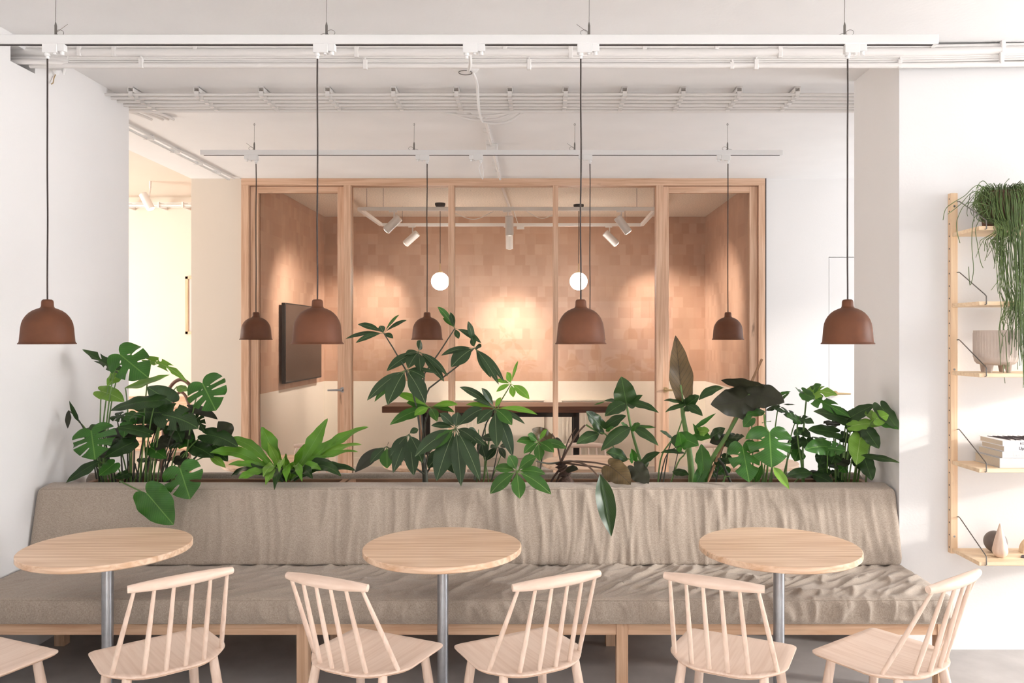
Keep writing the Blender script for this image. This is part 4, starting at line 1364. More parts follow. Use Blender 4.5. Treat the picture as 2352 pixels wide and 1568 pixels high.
m.add(vs, [tuple(range(n)), tuple(range(2 * n - 1, n - 1, -1))] + [(i, (i + 1) % n, n + (i + 1) % n, n + i) for i in range(n)])
tag(m.build('wooden_arch', M['shelf'], None), 'half round light wooden block at the right edge of the lowest shelf', 'ornament')
k0 = P(2345, 1272, 456)
m = MB()
m.prism([(k0.x - 0.012, F / 458), (k0.x + 0.1, F / 462), (k0.x + 0.13, F / 453), (k0.x + 0.02, F / 453)], zc, zc + 0.004)
tag(m.build('leaflet', M['print_dark'], None), 'dark printed leaflet lying by the wooden block', 'leaflet')

# ribbed pot on the third shelf
s = 452
pc = Vector(((2287 - CX) / s, F / s, shelf_z[2] + 0.0005))
rp = thing('ribbed_pot', 'ribbed beige footed pot on the middle shelf', 'pot', pc)
wob = lambda w_, z: 1 + (0.018 * math.cos(w_ * 44) if pc.z + 0.075 < z < pc.z + 0.2 else 0)
pr = [(0.0, 0.036), (0.06, 0.036), (0.085, 0.042), (0.096, 0.055), (0.101, 0.075), (0.1012, 0.078), (0.1015, 0.14), (0.1015, 0.198), (0.102, 0.204), (0.102, 0.212), (0.095, 0.212), (0.093, 0.15), (0.088, 0.07), (0.0, 0.06)]
MB().lathe([(a, pc.z + b) for a, b in pr], (pc.x, pc.y, 0), 264, wobble=wob).build('bowl', M['pot'], rp, smooth=50)
for k in range(4):
    a = R(35 + 90 * k)
    MB().tube([(pc.x + 0.06 * math.cos(a), pc.y + 0.06 * math.sin(a), pc.z + 0.042), (pc.x + 0.062 * math.cos(a), pc.y + 0.062 * math.sin(a), pc.z)], [0.018, 0.011], 16).build('foot', M['pot'], rp)

# ------------------------------------------------------------------ plants
TPL = {}


def strip_template(half, nu=18, nv=3):
    """leaf grid: half width half(u) for u in 0..1 along the midrib"""
    vs, fs = [], []
    w = 2 * nv + 1
    for i in range(nu + 1):
        u = i / nu
        h = half(u)
        for j in range(-nv, nv + 1):
            vs.append((h * j / nv, u))
    for i in range(nu):
        for j in range(2 * nv):
            fs.append((i * w + j, i * w + j + 1, (i + 1) * w + j + 1, (i + 1) * w + j))
    return vs, fs


def ell(u, a=0.10, wmax=0.5, peak=0.5):
    if u < a:
        return 0.03
    t = (u - a) / (1 - a)
    t = t ** (math.log(0.5) / math.log(peak))
    return max(0.012, wmax * math.sin(math.pi * min(1, t)) ** 0.85)


TPL['E'] = strip_template(lambda u: ell(u, 0.12, 0.5, 0.52))            # stalked oval leaflet
TPL['L'] = strip_template(lambda u: ell(u, 0.02, 0.5, 0.42))            # plain lance leaf
TPL['F'] = strip_template(lambda u: max(0.012, 0.5 * min(1, 0.22 + 1.25 * u) * min(1, (1.001 - u) * 3.4) ** 0.75 * (1 + 0.06 * math.sin(u * 33))), 34, 3)


def cdt_template(right, slits, holes, step=0.075):
    """outline given by its right half (x, y) from sinus to tip; slits = (y_margin_lo, y_margin_hi, inner point)"""
    curve = [p for p in catmull([(x, y, 0) for x, y in right], 7)]
    side = []
    used = set()
    i = 0
    pts = [(p.x, p.y) for p in curve]
    while i < len(pts):
        hit = None
        for k, (t0, t1, ix, iy, r) in enumerate(slits):
            if k not in used and i / (len(pts) - 1) >= t0:
                hit = k
                break
        if hit is not None:
            used.add(hit)
            t0, t1, ix, iy, r = slits[hit]
            a = pts[min(len(pts) - 1, int(t0 * (len(pts) - 1)))]
            j = min(len(pts) - 1, max(i + 1, int(t1 * (len(pts) - 1))))
            b = pts[j]
            side.append(a)
            d = Vector((ix - (a[0] + b[0]) / 2, iy - (a[1] + b[1]) / 2)).normalized()
            n = Vector((-d.y, d.x))
            c = Vector((ix, iy))
            if (Vector(a) - c).dot(n) < (Vector(b) - c).dot(n):
                n = -n
            m1 = (Vector(a) + c) / 2 + n * r * 1.0
            side += [tuple(m1), tuple(c + n * r), tuple(c + d * r * 1.1), tuple(c - n * r)]
            m2 = (Vector(b) + c) / 2 - n * r * 1.0
            side += [tuple(m2), b]
            i = j + 1
        else:
            side.append(pts[i])
            i += 1
    loop = side + [(-x, y) for x, y in reversed(side[1:-1])]
    hl = []
    for (hx, hy, ha, hb, rot) in holes:
        for sx in (-1, 1):
            hl.append([(sx * (hx + ha * math.cos(w) * math.cos(rot) - hb * math.sin(w) * math.sin(rot)), hy + ha * math.cos(w) * math.sin(rot) + hb * math.sin(w) * math.cos(rot)) for w in [2 * math.pi * k / 10 for k in range(10)]])

    def inside(p, poly):
        c = False
        n = len(poly)
        for a in range(n):
            x1, y1 = poly[a]
            x2, y2 = poly[(a + 1) % n]
            if (y1 > p[1]) != (y2 > p[1]) and p[0] < (x2 - x1) * (p[1] - y1) / (y2 - y1) + x1:
                c = not c
        return c
    verts = [Vector(p) for p in loop]
    edges = [(k, (k + 1) % len(loop)) for k in range(len(loop))]
    for h in hl:
        o = len(verts)
        verts += [Vector(p) for p in h]
        edges += [(o + k, o + (k + 1) % len(h)) for k in range(len(h))]
    allb = list(verts)
    y = -0.3
    while y < 1.0:
        x = -0.6
        while x < 0.6:
            q = Vector((x, y))
            if inside(q, loop) and not any(inside(q, h) for h in hl) and min((q - v).length for v in allb) > step * 0.5:
                verts.append(q)
            x += step
        y += step
    for k in range(1, 14):
        q = Vector((0, k / 14))
        verts.append(q)
    r = geometry.delaunay_2d_cdt(verts, edges, [], 0, 1e-5)
    vv, ff = r[0], r[2]
    out = []
    for f in ff:
        c = sum((vv[k] for k in f), Vector((0, 0))) / len(f)
        if inside(c, loop) and not any(inside(c, h) for h in hl):
            out.append(tuple(f))
    return [(v.x, v.y) for v in vv], out


heart = [(0, -0.02), (0.07, -0.13), (0.2, -0.2), (0.36, -0.15), (0.47, 0.02), (0.5, 0.24), (0.44, 0.5), (0.31, 0.73), (0.13, 0.91), (0, 1.0)]
TPL['H'] = cdt_template(heart, [], [])
TPL['M'] = cdt_template(heart, [(0.47, 0.50, 0.16, 0.14, 0.017), (0.60, 0.63, 0.14, 0.33, 0.018), (0.755, 0.785, 0.11, 0.54, 0.014)], [(0.075, 0.16, 0.028, 0.009, 0.6)])
TPL['N'] = cdt_template(heart, [(0.53, 0.56, 0.2, 0.22, 0.024), (0.70, 0.725, 0.15, 0.46, 0.02)], [(0.14, 0.14, 0.045, 0.014, 0.6)])
alo = [(0, -0.03), (0.06, -0.2), (0.15, -0.3), (0.27, -0.25), (0.38, -0.08), (0.46, 0.1), (0.45, 0.3), (0.36, 0.52), (0.22, 0.76), (0.09, 0.92), (0, 1.0)]
TPL['A'] = cdt_template(alo, [], [])


def leaf(parent, kind, B, T, width, mat, n=None, face=0.85, arch=0.0, fold=0.15, curl=0.25, ripple=0.045, twist=0.0, name='leaf'):
    """B where the stalk joins, T the tip (points); width in metres; n the way the upper side faces"""
    vs2, fs = TPL[kind]
    d = T - B
    Ln = d.length
    if n is None:
        up = Vector((0, 0, 1))
        cam_dir = Vector((0, -1, 0))
        a = abs(face)
        n = cam_dir * a + up * math.sqrt(max(0, 1 - a * a)) * (1 if face >= 0 else -1)
    n = Vector(n)
    t0 = d.normalized()
    side = t0.cross(n)
    if side.length < 0.05:
        side = t0.cross(Vector((0.3, -1, 0.2)))
    side.normalize()
    if twist:
        side = Matrix.Rotation(twist, 3, t0) @ side
    c = (B + T) / 2 + Vector((0, 0, 1)) * arch * Ln
    m = MB()
    uv = []
    seed = (B.x * 13.7 + B.z * 7.3) % 50
    vs = []
    for (x, y) in vs2:
        u = y
        if u >= 0:
            p = B * (1 - u) ** 2 + c * 2 * u * (1 - u) + T * u * u
            tg = (c - B) * 2 * (1 - u) + (T - c) * 2 * u
        else:
            tg = (c - B) * 2
            if tg.length < 1e-6:
                tg = d
            tg = tg.normalized() * Ln
            p = B + tg * u
        if tg.length < 1e-6:
            tg = d
        tg = tg.normalized()
        sd = (side - tg * side.dot(tg)).normalized()
        nn = sd.cross(tg)
        xx = x * width
        ax = abs(xx)
        lift = ax * math.sin(fold) - curl * (ax * ax) / max(width, 1e-4) * 1.6
        lift += ripple * width * math.sin(u * 15 + seed + (2 if x > 0 else 0)) * abs(x) * 2
        if u < 0:
            lift += -u * Ln * 0.15
        vs.append(p + sd * xx * math.cos(fold) + nn * lift)
        uv.append((x + 0.5, y))
    m.add(vs, fs)
    m.uv = uv
    return m.build(name, M[mat], parent, smooth=70)


def stalk(parent, pts, r0, r1, mat, name='stem', n=8):
    k = len(pts)
    return MB().tube(pts, [r0 + (r1 - r0) * i / max(1, k - 1) for i in range(k)], n).build(name, M[mat], parent)


def petiole(parent, root, B, mat='stem', r0=0.005, r1=0.003, sag=0.35):
    """rises from the soil and leans out to the leaf"""
    c = Vector((root.x + (B.x - root.x) * 0.3, root.y + (B.y - root.y) * 0.3, root.z + (B.z - root.z) * (0.5 + sag)))
    return stalk(parent, bez(root, c, B, 12), r0, r1, mat)


class Crop:
    """reads positions off an enlarged part of the photo"""

    def __init__(self, x0, y0, k):
        self.x0, self.y0, self.k = x0, y0, k

    def p(self, x, y, s):
        return P(self.x0 + x / self.k, self.y0 + y / self.k, s)

    def m(self, w, s):
        return w / self.k / s


ZSOIL = 0.745


def soil_pt(px, s=408):
    return Vector(((px - CX) / s, F / s, ZSOIL - 0.03))


def leaves(parent, C, rows):
    """rows: kind, base, tip, width, scale, material, face, options, root px (or None)"""
    for (kind, b, t, w, s, mat, face, opt, root) in rows:
        st = opt.pop('st', s + 6)
        B, T = C.p(b[0], b[1], s), C.p(t[0], t[1], st)
        leaf(parent, kind, B, T, C.m(w, s), mat, face=face, **opt)
        if root is not None:
            rt = soil_pt(root[0], root[1]) if isinstance(root, tuple) else soil_pt(root, 408)
            via = None
            petiole(parent, rt, B, 'stem' if mat not in ('leaf_brown', 'leaf_bronze_dark') else 'stem_dark')


# ---- tall split leaf plant on the left
A = Crop(100, 760, 2.904)
p1 = thing('monstera', 'large split leaf plant at the left end of the planter', 'plant', soil_pt(330), group='plants in the planter')
leaves(p1, A, [
    ('N', (470, 255), (258, 122), 120, 405, 'leaf_dark', 0.75, dict(fold=0.3, curl=0.1, twist=0.5), 225),
    ('N', (515, 160), (700, 312), 250, 412, 'leaf_mid', 0.9, dict(curl=0.35, fold=0.05), 232),
    ('H', (510, 275), (425, 365), 105, 402, 'leaf_light', 0.8, dict(), 236),
    ('H', (385, 402), (540, 472), 110, 404, 'leaf_light', 0.8, dict(arch=0.08), 228),
    ('N', (722, 200), (962, 345), 70, 404, 'leaf_light', 0.9, dict(arch=0.15, fold=0.5, curl=0), 322),
    ('L', (545, 378), (842, 292), 105, 406, 'leaf_light', 0.6, dict(arch=-0.06, fold=0.4), 300),
    ('H', (850, 470), (690, 372), 150, 406, 'leaf_dark', 0.8, dict(twist=-0.3), 335),
    ('H', (755, 465), (442, 535), 150, 414, 'leaf_dark', 0.8, dict(arch=0.12, twist=0.3), 330),
    ('M', (1062, 352), (1150, 532), 270, 410, 'leaf_mid', 0.95, dict(curl=0.2, fold=0.0), 420),
    ('N', (805, 560), (1035, 650), 190, 416, 'leaf_dark', 0.9, dict(arch=0.1), 350),
    ('H', (985, 515), (1162, 590), 80, 403, 'leaf_bronze_dark', 0.7, dict(arch=0.12), 372),
    ('M', (1015, 565), (1075, 672), 85, 402, 'leaf_dark', 0.9, dict(), 380),
    ('M', (318, 668), (345, 858), 290, 424, 'leaf_mid', 0.95, dict(curl=0.25, fold=0.0), 250),
    ('H', (590, 745), (405, 845), 125, 414, 'leaf_dark', 0.85, dict(arch=0.06), 300),
    ('H', (690, 680), (485, 645), 90, 416, 'leaf_dark', 0.7, dict(arch=0.1), 318),
    ('H', (690, 665), (440, 700), 100, 408, 'leaf_bronze_dark', 0.8, dict(arch=0.1), 312),
    ('L', (375, 868), (150, 1012), 90, 420, 'leaf_dark', 0.8, dict(arch=0.08), 262),
    ('H', (470, 885), (370, 965), 110, 420, 'leaf_mid', 0.9, dict(), 290),
    ('N', (912, 920), (978, 1122), 265, 440, 'leaf_mid', 0.95, dict(curl=0.25, st=444), (385, 412)),
    ('H', (692, 1085), (868, 1292), 225, 447, 'leaf_mid', 0.95, dict(curl=0.3, st=450), None),
    ('H', (1090, 690), (1300, 775), 125, 408, 'leaf_dark', 0.8, dict(arch=0.12), 385),
    ('L', (1250, 700), (1165, 602), 110, 404, 'leaf_bronze_dark', 0.9, dict(), 392),
    ('H', (1010, 770), (1135, 845), 120, 406, 'leaf_dark', 0.8, dict(arch=0.08), 370),
    ('L', (1110, 828), (1215, 912), 55, 407, 'leaf_light', 0.8, dict(arch=0.05), 378),
    ('L', (235, 605), (172, 465), 36, 412, 'leaf_dark', 0.9, dict(fold=0.5), 240),
    ('L', (165, 530), (162, 650), 40, 414, 'leaf_bronze_dark', 0.9, dict(), 236),
    ('H', (720, 780), (820, 850), 100, 408, 'leaf_mid', 0.8, dict(), 345),
    ('H', (865, 640), (1010, 770), 160, 401, 'leaf_dark', 0.85, dict(), 356),
    ('H', (470, 720), (640, 760), 120, 402, 'leaf_dark', 0.8, dict(), 300),
    ('H', (640, 540), (880, 560), 180, 401, 'leaf_dark', 0.85, dict(arch=0.05), 340),
    ('H', (560, 950), (470, 985), 80, 412, 'leaf_dark', 0.8, dict(), 290),
    ('H', (780, 610), (660, 690), 120, 400, 'leaf_bronze_dark', 0.8, dict(), 330),
    ('H', (1140, 760), (1230, 870), 90, 404, 'leaf_dark', 0.8, dict(), 395),
    ('L', (890, 370), (960, 400), 60, 400, 'leaf_light', 0.8, dict(), 340),
])
stalk(p1, [soil_pt(272, 412), A.p(510, 1000, 424), A.p(600, 1045, 440), A.p(692, 1090, 447)], 0.005, 0.0035, 'stem')
random.seed(4)
for k in range(16):
    px = 235 + k * 10.5
    a = soil_pt(px, 402 + (k * 7) % 14)
    b = a + Vector((random.uniform(-0.08, 0.09), random.uniform(-0.02, 0.02), random.uniform(0.18, 0.36)))
    stalk(p1, bez(a, (a + b) / 2 + Vector((random.uniform(-0.03, 0.03), 0, 0.03)), b, 6), 0.006, 0.003, random.choice(['stem_dark', 'stem', 'stem_brown']))

random.seed(21)
for k in range(20):
    b = Vector((random.uniform(225, 455), random.uniform(930, 1075)))
    s_ = random.uniform(400, 413)
    t = b + Vector((random.uniform(-34, 38), random.uniform(4, 34)))
    B_ = P(b.x, b.y, s_)
    leaf(p1, random.choice(['H', 'H', 'N', 'L']), B_, P(t.x, t.y, s_ + 5), random.uniform(0.07, 0.12), random.choice(['leaf_dark', 'leaf_dark', 'leaf_bronze_dark', 'leaf_mid']), face=random.uniform(0.6, 0.95), arch=random.uniform(0, 0.15))
    if k % 2:
        petiole(p1, soil_pt(300 + (b.x - 300) * 0.5), B_, 'stem_dark')

# ---- bird nest fern
p2 = thing('bird_nest_fern', 'bright green fern rosette of wavy strap leaves', 'plant', soil_pt(660), group='plants in the planter')
fc = (1625, 985)
fronds = [  # tip, width, arch, mat, face, scale of tip
    ((1455, 638), 128, 0.10, 'leaf_fern', 0.95, 405), ((1895, 583), 120, -0.02, 'leaf_fern', 0.95, 400), ((2168, 640), 90, 0.20, 'leaf_fern', 0.7, 405),
    ((2122, 758), 80, 0.25, 'leaf_fern', 0.6, 408), ((1112, 812), 105, 0.32, 'leaf_fern', 0.75, 412), ((1225, 722), 95, 0.32, 'leaf_fern', 0.75, 404),
    ((1232, 892), 70, 0.26, 'leaf_fern', 0.7, 420), ((1300, 985), 80, 0.16, 'leaf_fern', 0.8, 430), ((1495, 738), 66, 0.08, 'leaf_fern', 0.95, 415),
    ((1742, 752), 56, 0.06, 'leaf_fern', 0.95, 416), ((1618, 815), 54, 0.02, 'leaf_fern', 0.95, 418), ((1852, 925), 80, 0.30, 'leaf_fern', 0.8, 432),
    ((1985, 968), 80, 0.34, 'leaf_fern_shaded', 0.8, 430), ((1482, 1028), 70, 0.45, 'leaf_fern', 0.85, 436), ((1620, 1008), 66, 0.5, 'leaf_fern', 0.85, 440),
    ((1725, 1005), 60, 0.5, 'leaf_fern', 0.85, 438), ((2098, 806), 60, 0.26, 'leaf_fern', 0.6, 412), ((1990, 700), 80, 0.14, 'leaf_fern', 0.8, 404),
    ((1466, 972), 80, 0.55, 'leaf_fern', 0.85, 434), ((1572, 944), 60, 0.6, 'leaf_light', 0.85, 440), ((1930, 880), 90, 0.22, 'leaf_fern_shaded', 0.8, 420),
    ((2080, 930), 90, 0.26, 'leaf_fern_shaded', 0.7, 415), ((1812, 705), 84, 0.05, 'leaf_fern_shaded', 0.9, 398), ((1370, 930), 90, 0.2, 'leaf_fern_shaded', 0.8, 415),
    ((1890, 840), 84, 0.18, 'leaf_fern', 0.8, 414), ((1540, 1060), 60, 0.4, 'leaf_fern_shaded', 0.85, 444), ((1400, 880), 80, 0.22, 'leaf_fern_shaded', 0.75, 402),
    ((1680, 880), 80, 0.1, 'leaf_fern', 0.9, 422), ((1250, 970), 80, 0.22, 'leaf_fern_shaded', 0.75, 408), ((1795, 985), 80, 0.3, 'leaf_fern_shaded', 0.85, 434),
    ((2040, 760), 70, 0.2, 'leaf_fern_shaded', 0.8, 400), ((1700, 960), 90, 0.3, 'leaf_fern_shaded', 0.85, 430), ((1560, 880), 90, 0.15, 'leaf_fern_shaded', 0.9, 410),
]
for i, (tip, w, ar, mt_, face, st) in enumerate(fronds):
    s0 = 408 + (6 if tip[1] > 900 else -2)
    B = A.p(fc[0] + (tip[0] - fc[0]) * 0.10, fc[1] + 20 - max(0, (fc[1] - tip[1])) * 0.04, s0)
    B.z = max(B.z, ZSOIL - 0.01)
    if tip[1] > 940:
        B.z = max(B.z, 0.86)
        B = A.p(fc[0] + (tip[0] - fc[0]) * 0.35, 930, 420)
    T = A.p(tip[0], tip[1], st)
    if i % 5 == 3 and mt_ == 'leaf_fern':
        mt_ = 'leaf_light'  # lighter leaf colour paints highlights onto some fronds
    leaf(p2, 'F', B, T, A.m(w * 0.84, 408), mt_, face=face, arch=ar, fold=0.28, curl=0.1, ripple=0.16, name='frond')

# ---- umbrella plant
Bc = Crop(750, 680, 3.267)
p3 = thing('umbrella_plant', 'tall umbrella plant with drooping dark leaflets in the middle', 'plant', soil_pt(970), group='plants in the planter')


def hub(parent, C, h, s, tips, mat, stem_to=None, stem_s=None, r=0.004, stem_mat='stem_dark', ds=8):
    H = C.p(h[0], h[1], s)
    for row in tips:
        (tx, ty), w = row[0], row[1]
        m2 = row[2] if len(row) > 2 else mat
        L = math.hypot(tx - h[0], ty - h[1])
        out = (ty - h[1]) / max(L, 1)
        st = s + ds * (0.3 + 0.7 * max(0, out)) + ((tx * 7 + ty * 3) % 9 - 4)
        T = C.p(tx, ty, st)
        w = w or L * 0.34
        leaf(parent, 'E', H, T, C.m(w, s), m2, face=0.9 if out > 0.3 else 0.75, arch=0.14 if abs(tx - h[0]) > 40 else 0.03, fold=0.2, curl=0.1, ripple=0.02)
    if stem_to:
        pts = [C.p(x, y, stem_s or s - 2) for x, y in stem_to]
        stalk(parent, [pts[0]] + pts[1:] + [H], r * 1.4, r * 0.8, stem_mat)
    return H


hub(p3, Bc, (430, 278), 409, [((235, 212), 60), ((140, 322), 44), ((218, 352), 46), ((500, 316), 40), ((545, 140), 32, 'leaf_sch_mid'), ((602, 180), 40), ((400, 222), 60)], 'leaf_sch', [(705, 900), (655, 760), (590, 545), (500, 390)])
hub(p3, Bc, (963, 242), 404, [((833, 80), 56, 'leaf_sch_mid'), ((928, 120), 44), ((992, 320), 44), ((1160, 352), 50), ((872, 165), 40, 'leaf_sch_mid')], 'leaf_sch', [(715, 800), (735, 580), (840, 430)])
hub(p3, Bc, (1110, 388), 408, [((860, 446), 60), ((935, 532), 125), ((1062, 188), 50), ((1090, 300), 60), ((1232, 612), 76), ((1292, 662), 60), ((1332, 640), 56), ((1162, 380), 60)], 'leaf_sch', [(705, 840), (770, 690), (990, 520)])
hub(p3, Bc, (692, 416), 412, [((708, 330), 76), ((452, 562), 84), ((612, 542), 96), ((705, 562), 84), ((882, 640), 70), ((910, 600), 50), ((590, 440), 60)], 'leaf_sch', [(700, 800), (690, 600)])
hub(p3, Bc, (598, 552), 418, [((305, 782), 90), ((360, 792), 70, 'leaf_sch_mid'), ((458, 815), 140), ((742, 804), 130), ((738, 612), 90), ((830, 582), 40), ((560, 490), 60)], 'leaf_sch', [(700, 1000), (680, 850), (640, 700)])
hub(p3, Bc, (775, 835), 414, [((520, 735), 70, 'leaf_sch_light'), ((615, 875), 80, 'leaf_sch_mid'), ((660, 895), 70, 'leaf_sch_light'), ((570, 932), 80), ((475, 965), 84), ((985, 815), 60, 'leaf_sch_light'), ((960, 870), 50, 'leaf_sch_mid'), ((830, 940), 70), ((600, 800), 80)], 'leaf_sch_mid', [(715, 1100), (740, 950)])
hub(p3, Bc, (968, 992), 424, [((665, 1202), 120), ((825, 1385), 160), ((1010, 1425), 112), ((1152, 1385), 118), ((1170, 845), 120), ((985, 870), 90), ((785, 972), 60), ((1120, 1085), 80), ((800, 1150), 90, 'leaf_sch_mid'), ((1190, 1120), 80), ((850, 880), 80)], 'leaf_sch', [(740, 1300), (760, 1180), (850, 1080)], 418)
hub(p3, Bc, (1262, 845), 420, [((998, 682), 70), ((1163, 690), 56), ((1045, 815), 44, 'leaf_sch_light'), ((1582, 888), 52, 'leaf_sch_light'), ((1392, 966), 100, 'leaf_sch_mid'), ((1280, 1135), 112), ((1398, 1205), 100), ((1100, 778), 40), ((1310, 760), 40, 'leaf_sch_light'), ((1130, 960), 90), ((1490, 960), 40)], 'leaf_sch', [(1110, 1380), (1140, 1150), (1200, 950)], 414)
hub(p3, Bc, (618, 1035), 421, [((500, 1325), 100), ((655, 1345), 110), ((480, 1200), 80), ((690, 1000), 60), ((720, 1250), 100)], 'leaf_sch', [(730, 1250), (680, 1120)], 416)
hub(p3, Bc, (452, 1128), 417, [((215, 1320), 105, 'leaf_bronze_dark'), ((455, 1292), 110, 'leaf_sch_mid'), ((330, 1250), 80), ((560, 1270), 90), ((470, 1095), 30, 'leaf_brown')], 'leaf_sch', [(740, 1340), (600, 1240)], 412)
hub(p3, Bc, (1150, 1060), 405, [((1030, 1140), 90), ((1190, 1210), 90), ((1060, 1000), 70), ((1270, 1080), 80), ((1180, 1180), 80)], 'leaf_sch', [(1120, 1380), (1140, 1200)], 404)
hub(p3, Bc, (900, 1150), 404, [((760, 1290), 120), ((960, 1330), 130), ((1040, 1250), 100), ((800, 1080), 90)], 'leaf_sch', [(740, 1350), (800, 1240)], 404)
tk_ = [Bc.p(745, 1440, 409), Bc.p(738, 1330, 410), Bc.p(715, 1120, 410), Bc.p(705, 900, 409), Bc.p(700, 780, 408)]
tk_[0].z = ZSOIL - 0.03
stalk(p3, catmull(tk_, 4), 0.018, 0.008, 'stem_dark', 'trunk', 12)
stalk(p3, [Bc.p(725, 1200, 411), Bc.p(700, 900, 412), Bc.p(695, 750, 412)], 0.006, 0.006, 'stake', 'support_stake')

# ---- small umbrella plants in front and to the right
p4 = thing('umbrella_plant', 'small young umbrella plant leaning over the back cushion', 'plant', soil_pt(1180), group='plants in the planter')
hub(p4, Bc, (1428, 1315), 442, [((1262, 1292), 86), ((1228, 1482), 110), ((1450, 1518), 108), ((1686, 1486), 104), ((1642, 1335), 84), ((1575, 1205), 104), ((1368, 1195), 92)], 'leaf_sch_mid', [(1380, 1420), (1400, 1380)], 425, 0.004, 'stem', 4)
hub(p4, Bc, (1385, 660), 408, [((1353, 568), 56), ((1437, 485), 24), ((1264, 634), 40), ((1274, 718), 40), ((1402, 758), 50), ((1522, 772), 70)], 'leaf_sch_light', [(1180, 1380), (1230, 1000), (1300, 800)], 406, 0.0035, 'stem')
hub(p4, Bc, (1590, 1095), 416, [((1428, 1092), 70), ((1802, 1142), 80), ((1600, 1236), 80), ((1508, 1040), 70), ((1705, 1172), 80), ((1655, 1000), 40, 'leaf_sch_light'), ((1480, 1180), 70)], 'leaf_sch_mid', [(1400, 1380), (1480, 1240)], 412, 0.0035, 'stem')
hub(p4, Bc, (1290, 1130), 405, [((1195, 1235), 60), ((1380, 1120), 60), ((1230, 1140), 50), ((1340, 1220), 50)], 'leaf_sch', [(1240, 1380)], 405, 0.003)
for (x0, y0, x1, y1) in ((1120, 1400, 1140, 1000), (1170, 1400, 1190, 960), (1200, 1400, 1310, 1190), (1220, 1390, 1160, 1150)):
    stalk(p4, bez(Bc.p(x0, y0 + 60, 405), Bc.p((x0 + x1) / 2 + 20, (y0 + y1) / 2, 405), Bc.p(x1, y1, 405), 6), 0.0035, 0.0025, 'stem')

# ---- philodendron with the knotted trunk
Cc = Crop(1150, 820, 3.6475)
p5 = thing('philodendron', 'plant with a knotted bare trunk and one leaf hanging over the cushion', 'plant', soil_pt(1295), group='plants in the planter')
kt = [Cc.p(565, 1090, 413), Cc.p(545, 1000, 413), Cc.p(510, 930, 412), Cc.p(505, 880, 411)]
kt[0].z = ZSOIL - 0.03
m = MB()
pts = catmull(kt, 8)
rr = [0.034 + 0.010 * math.sin(i * 2.2) - 0.012 * i / len(pts) for i in range(len(pts))]
m.tube(pts, rr, 14)
m.build('trunk', M['bark'], p5)
for k in range(7):
    a = Vector(pts[6 + 2 * k])
    b = a + Vector((-0.05 - 0.02 * (k % 3) if k % 2 else 0.05 + 0.01 * (k % 3), -0.02 * (k % 2), -0.10 - 0.015 * k))
    b.z = max(b.z, ZSOIL - 0.01)
    stalk(p5, bez(a, a.lerp(b, 0.4) + Vector((-0.03 if k % 2 else 0.03, 0, 0.02)), b, 6), 0.007, 0.004, 'bark', 'aerial_root')
top = kt[-1]
stalk(p5, catmull([top, Cc.p(580, 740, 412), Cc.p(650, 630, 413), Cc.p(708, 568, 414)], 5), 0.0065, 0.0045, 'stem_brown')
stalk(p5, catmull([top, Cc.p(470, 720, 412), Cc.p(430, 640, 413)], 5), 0.006, 0.004, 'stem_brown')
stalk(p5, catmull([top, Cc.p(570, 690, 411), Cc.p(630, 595, 411)], 5), 0.005, 0.002, 'stem_brown')
stalk(p5, catmull([top, Cc.p(600, 872, 424), Cc.p(720, 905, 436), Cc.p(822, 1000, 447)], 5), 0.0065, 0.004, 'stem_brown')
stalk(p5, catmull([top, Cc.p(640, 872, 418), Cc.p(800, 885, 424), Cc.p(915, 908, 430)], 5), 0.006, 0.004, 'stem_brown')
stalk(p5, catmull([top, Cc.p(640, 900, 415), Cc.p(800, 920, 420), Cc.p(912, 942, 425)], 5), 0.006, 0.004, 'stem_brown')
stalk(p5, catmull([top, Cc.p(400, 890, 418), Cc.p(300, 872, 422)], 5), 0.006, 0.004, 'stem_dark')
leaves(p5, Cc, [
    ('L', (832, 985), (926, 1500), 190, 449, 'leaf_dark', 0.85, dict(fold=0.55, curl=0, st=452), None),
    ('H', (915, 915), (1090, 1068), 210, 426, 'leaf_brown', 0.9, dict(curl=0.5, arch=0.08), None),
    ('H', (850, 590), (715, 455), 130, 414, 'leaf_dark', 0.85, dict(arch=0.05), None),
    ('L', (860, 595), (1052, 490), 105, 412, 'leaf_dark', 0.8, dict(arch=0.08), None),
    ('L', (825, 640), (635, 727), 110, 417, 'leaf_dark', 0.85, dict(arch=0.10), None),
    ('L', (880, 610), (950, 590), 60, 417, 'leaf_mid', 0.8, dict(), None),
    ('H', (390, 690), (262, 600), 150, 408, 'leaf_brown', 0.9, dict(), 1235),
    ('L', (400, 700), (520, 760), 110, 410, 'leaf_bronze_dark', 0.8, dict(arch=0.15), None),
    ('L', (540, 930), (650, 940), 90, 412, 'leaf_bronze_dark', 0.7, dict(), None),
])
stalk(p5, [Cc.p(715, 566, 414), Cc.p(800, 620, 415), Cc.p(880, 645, 415), Cc.p(950, 760, 412)], 0.005, 0.003, 'stem')

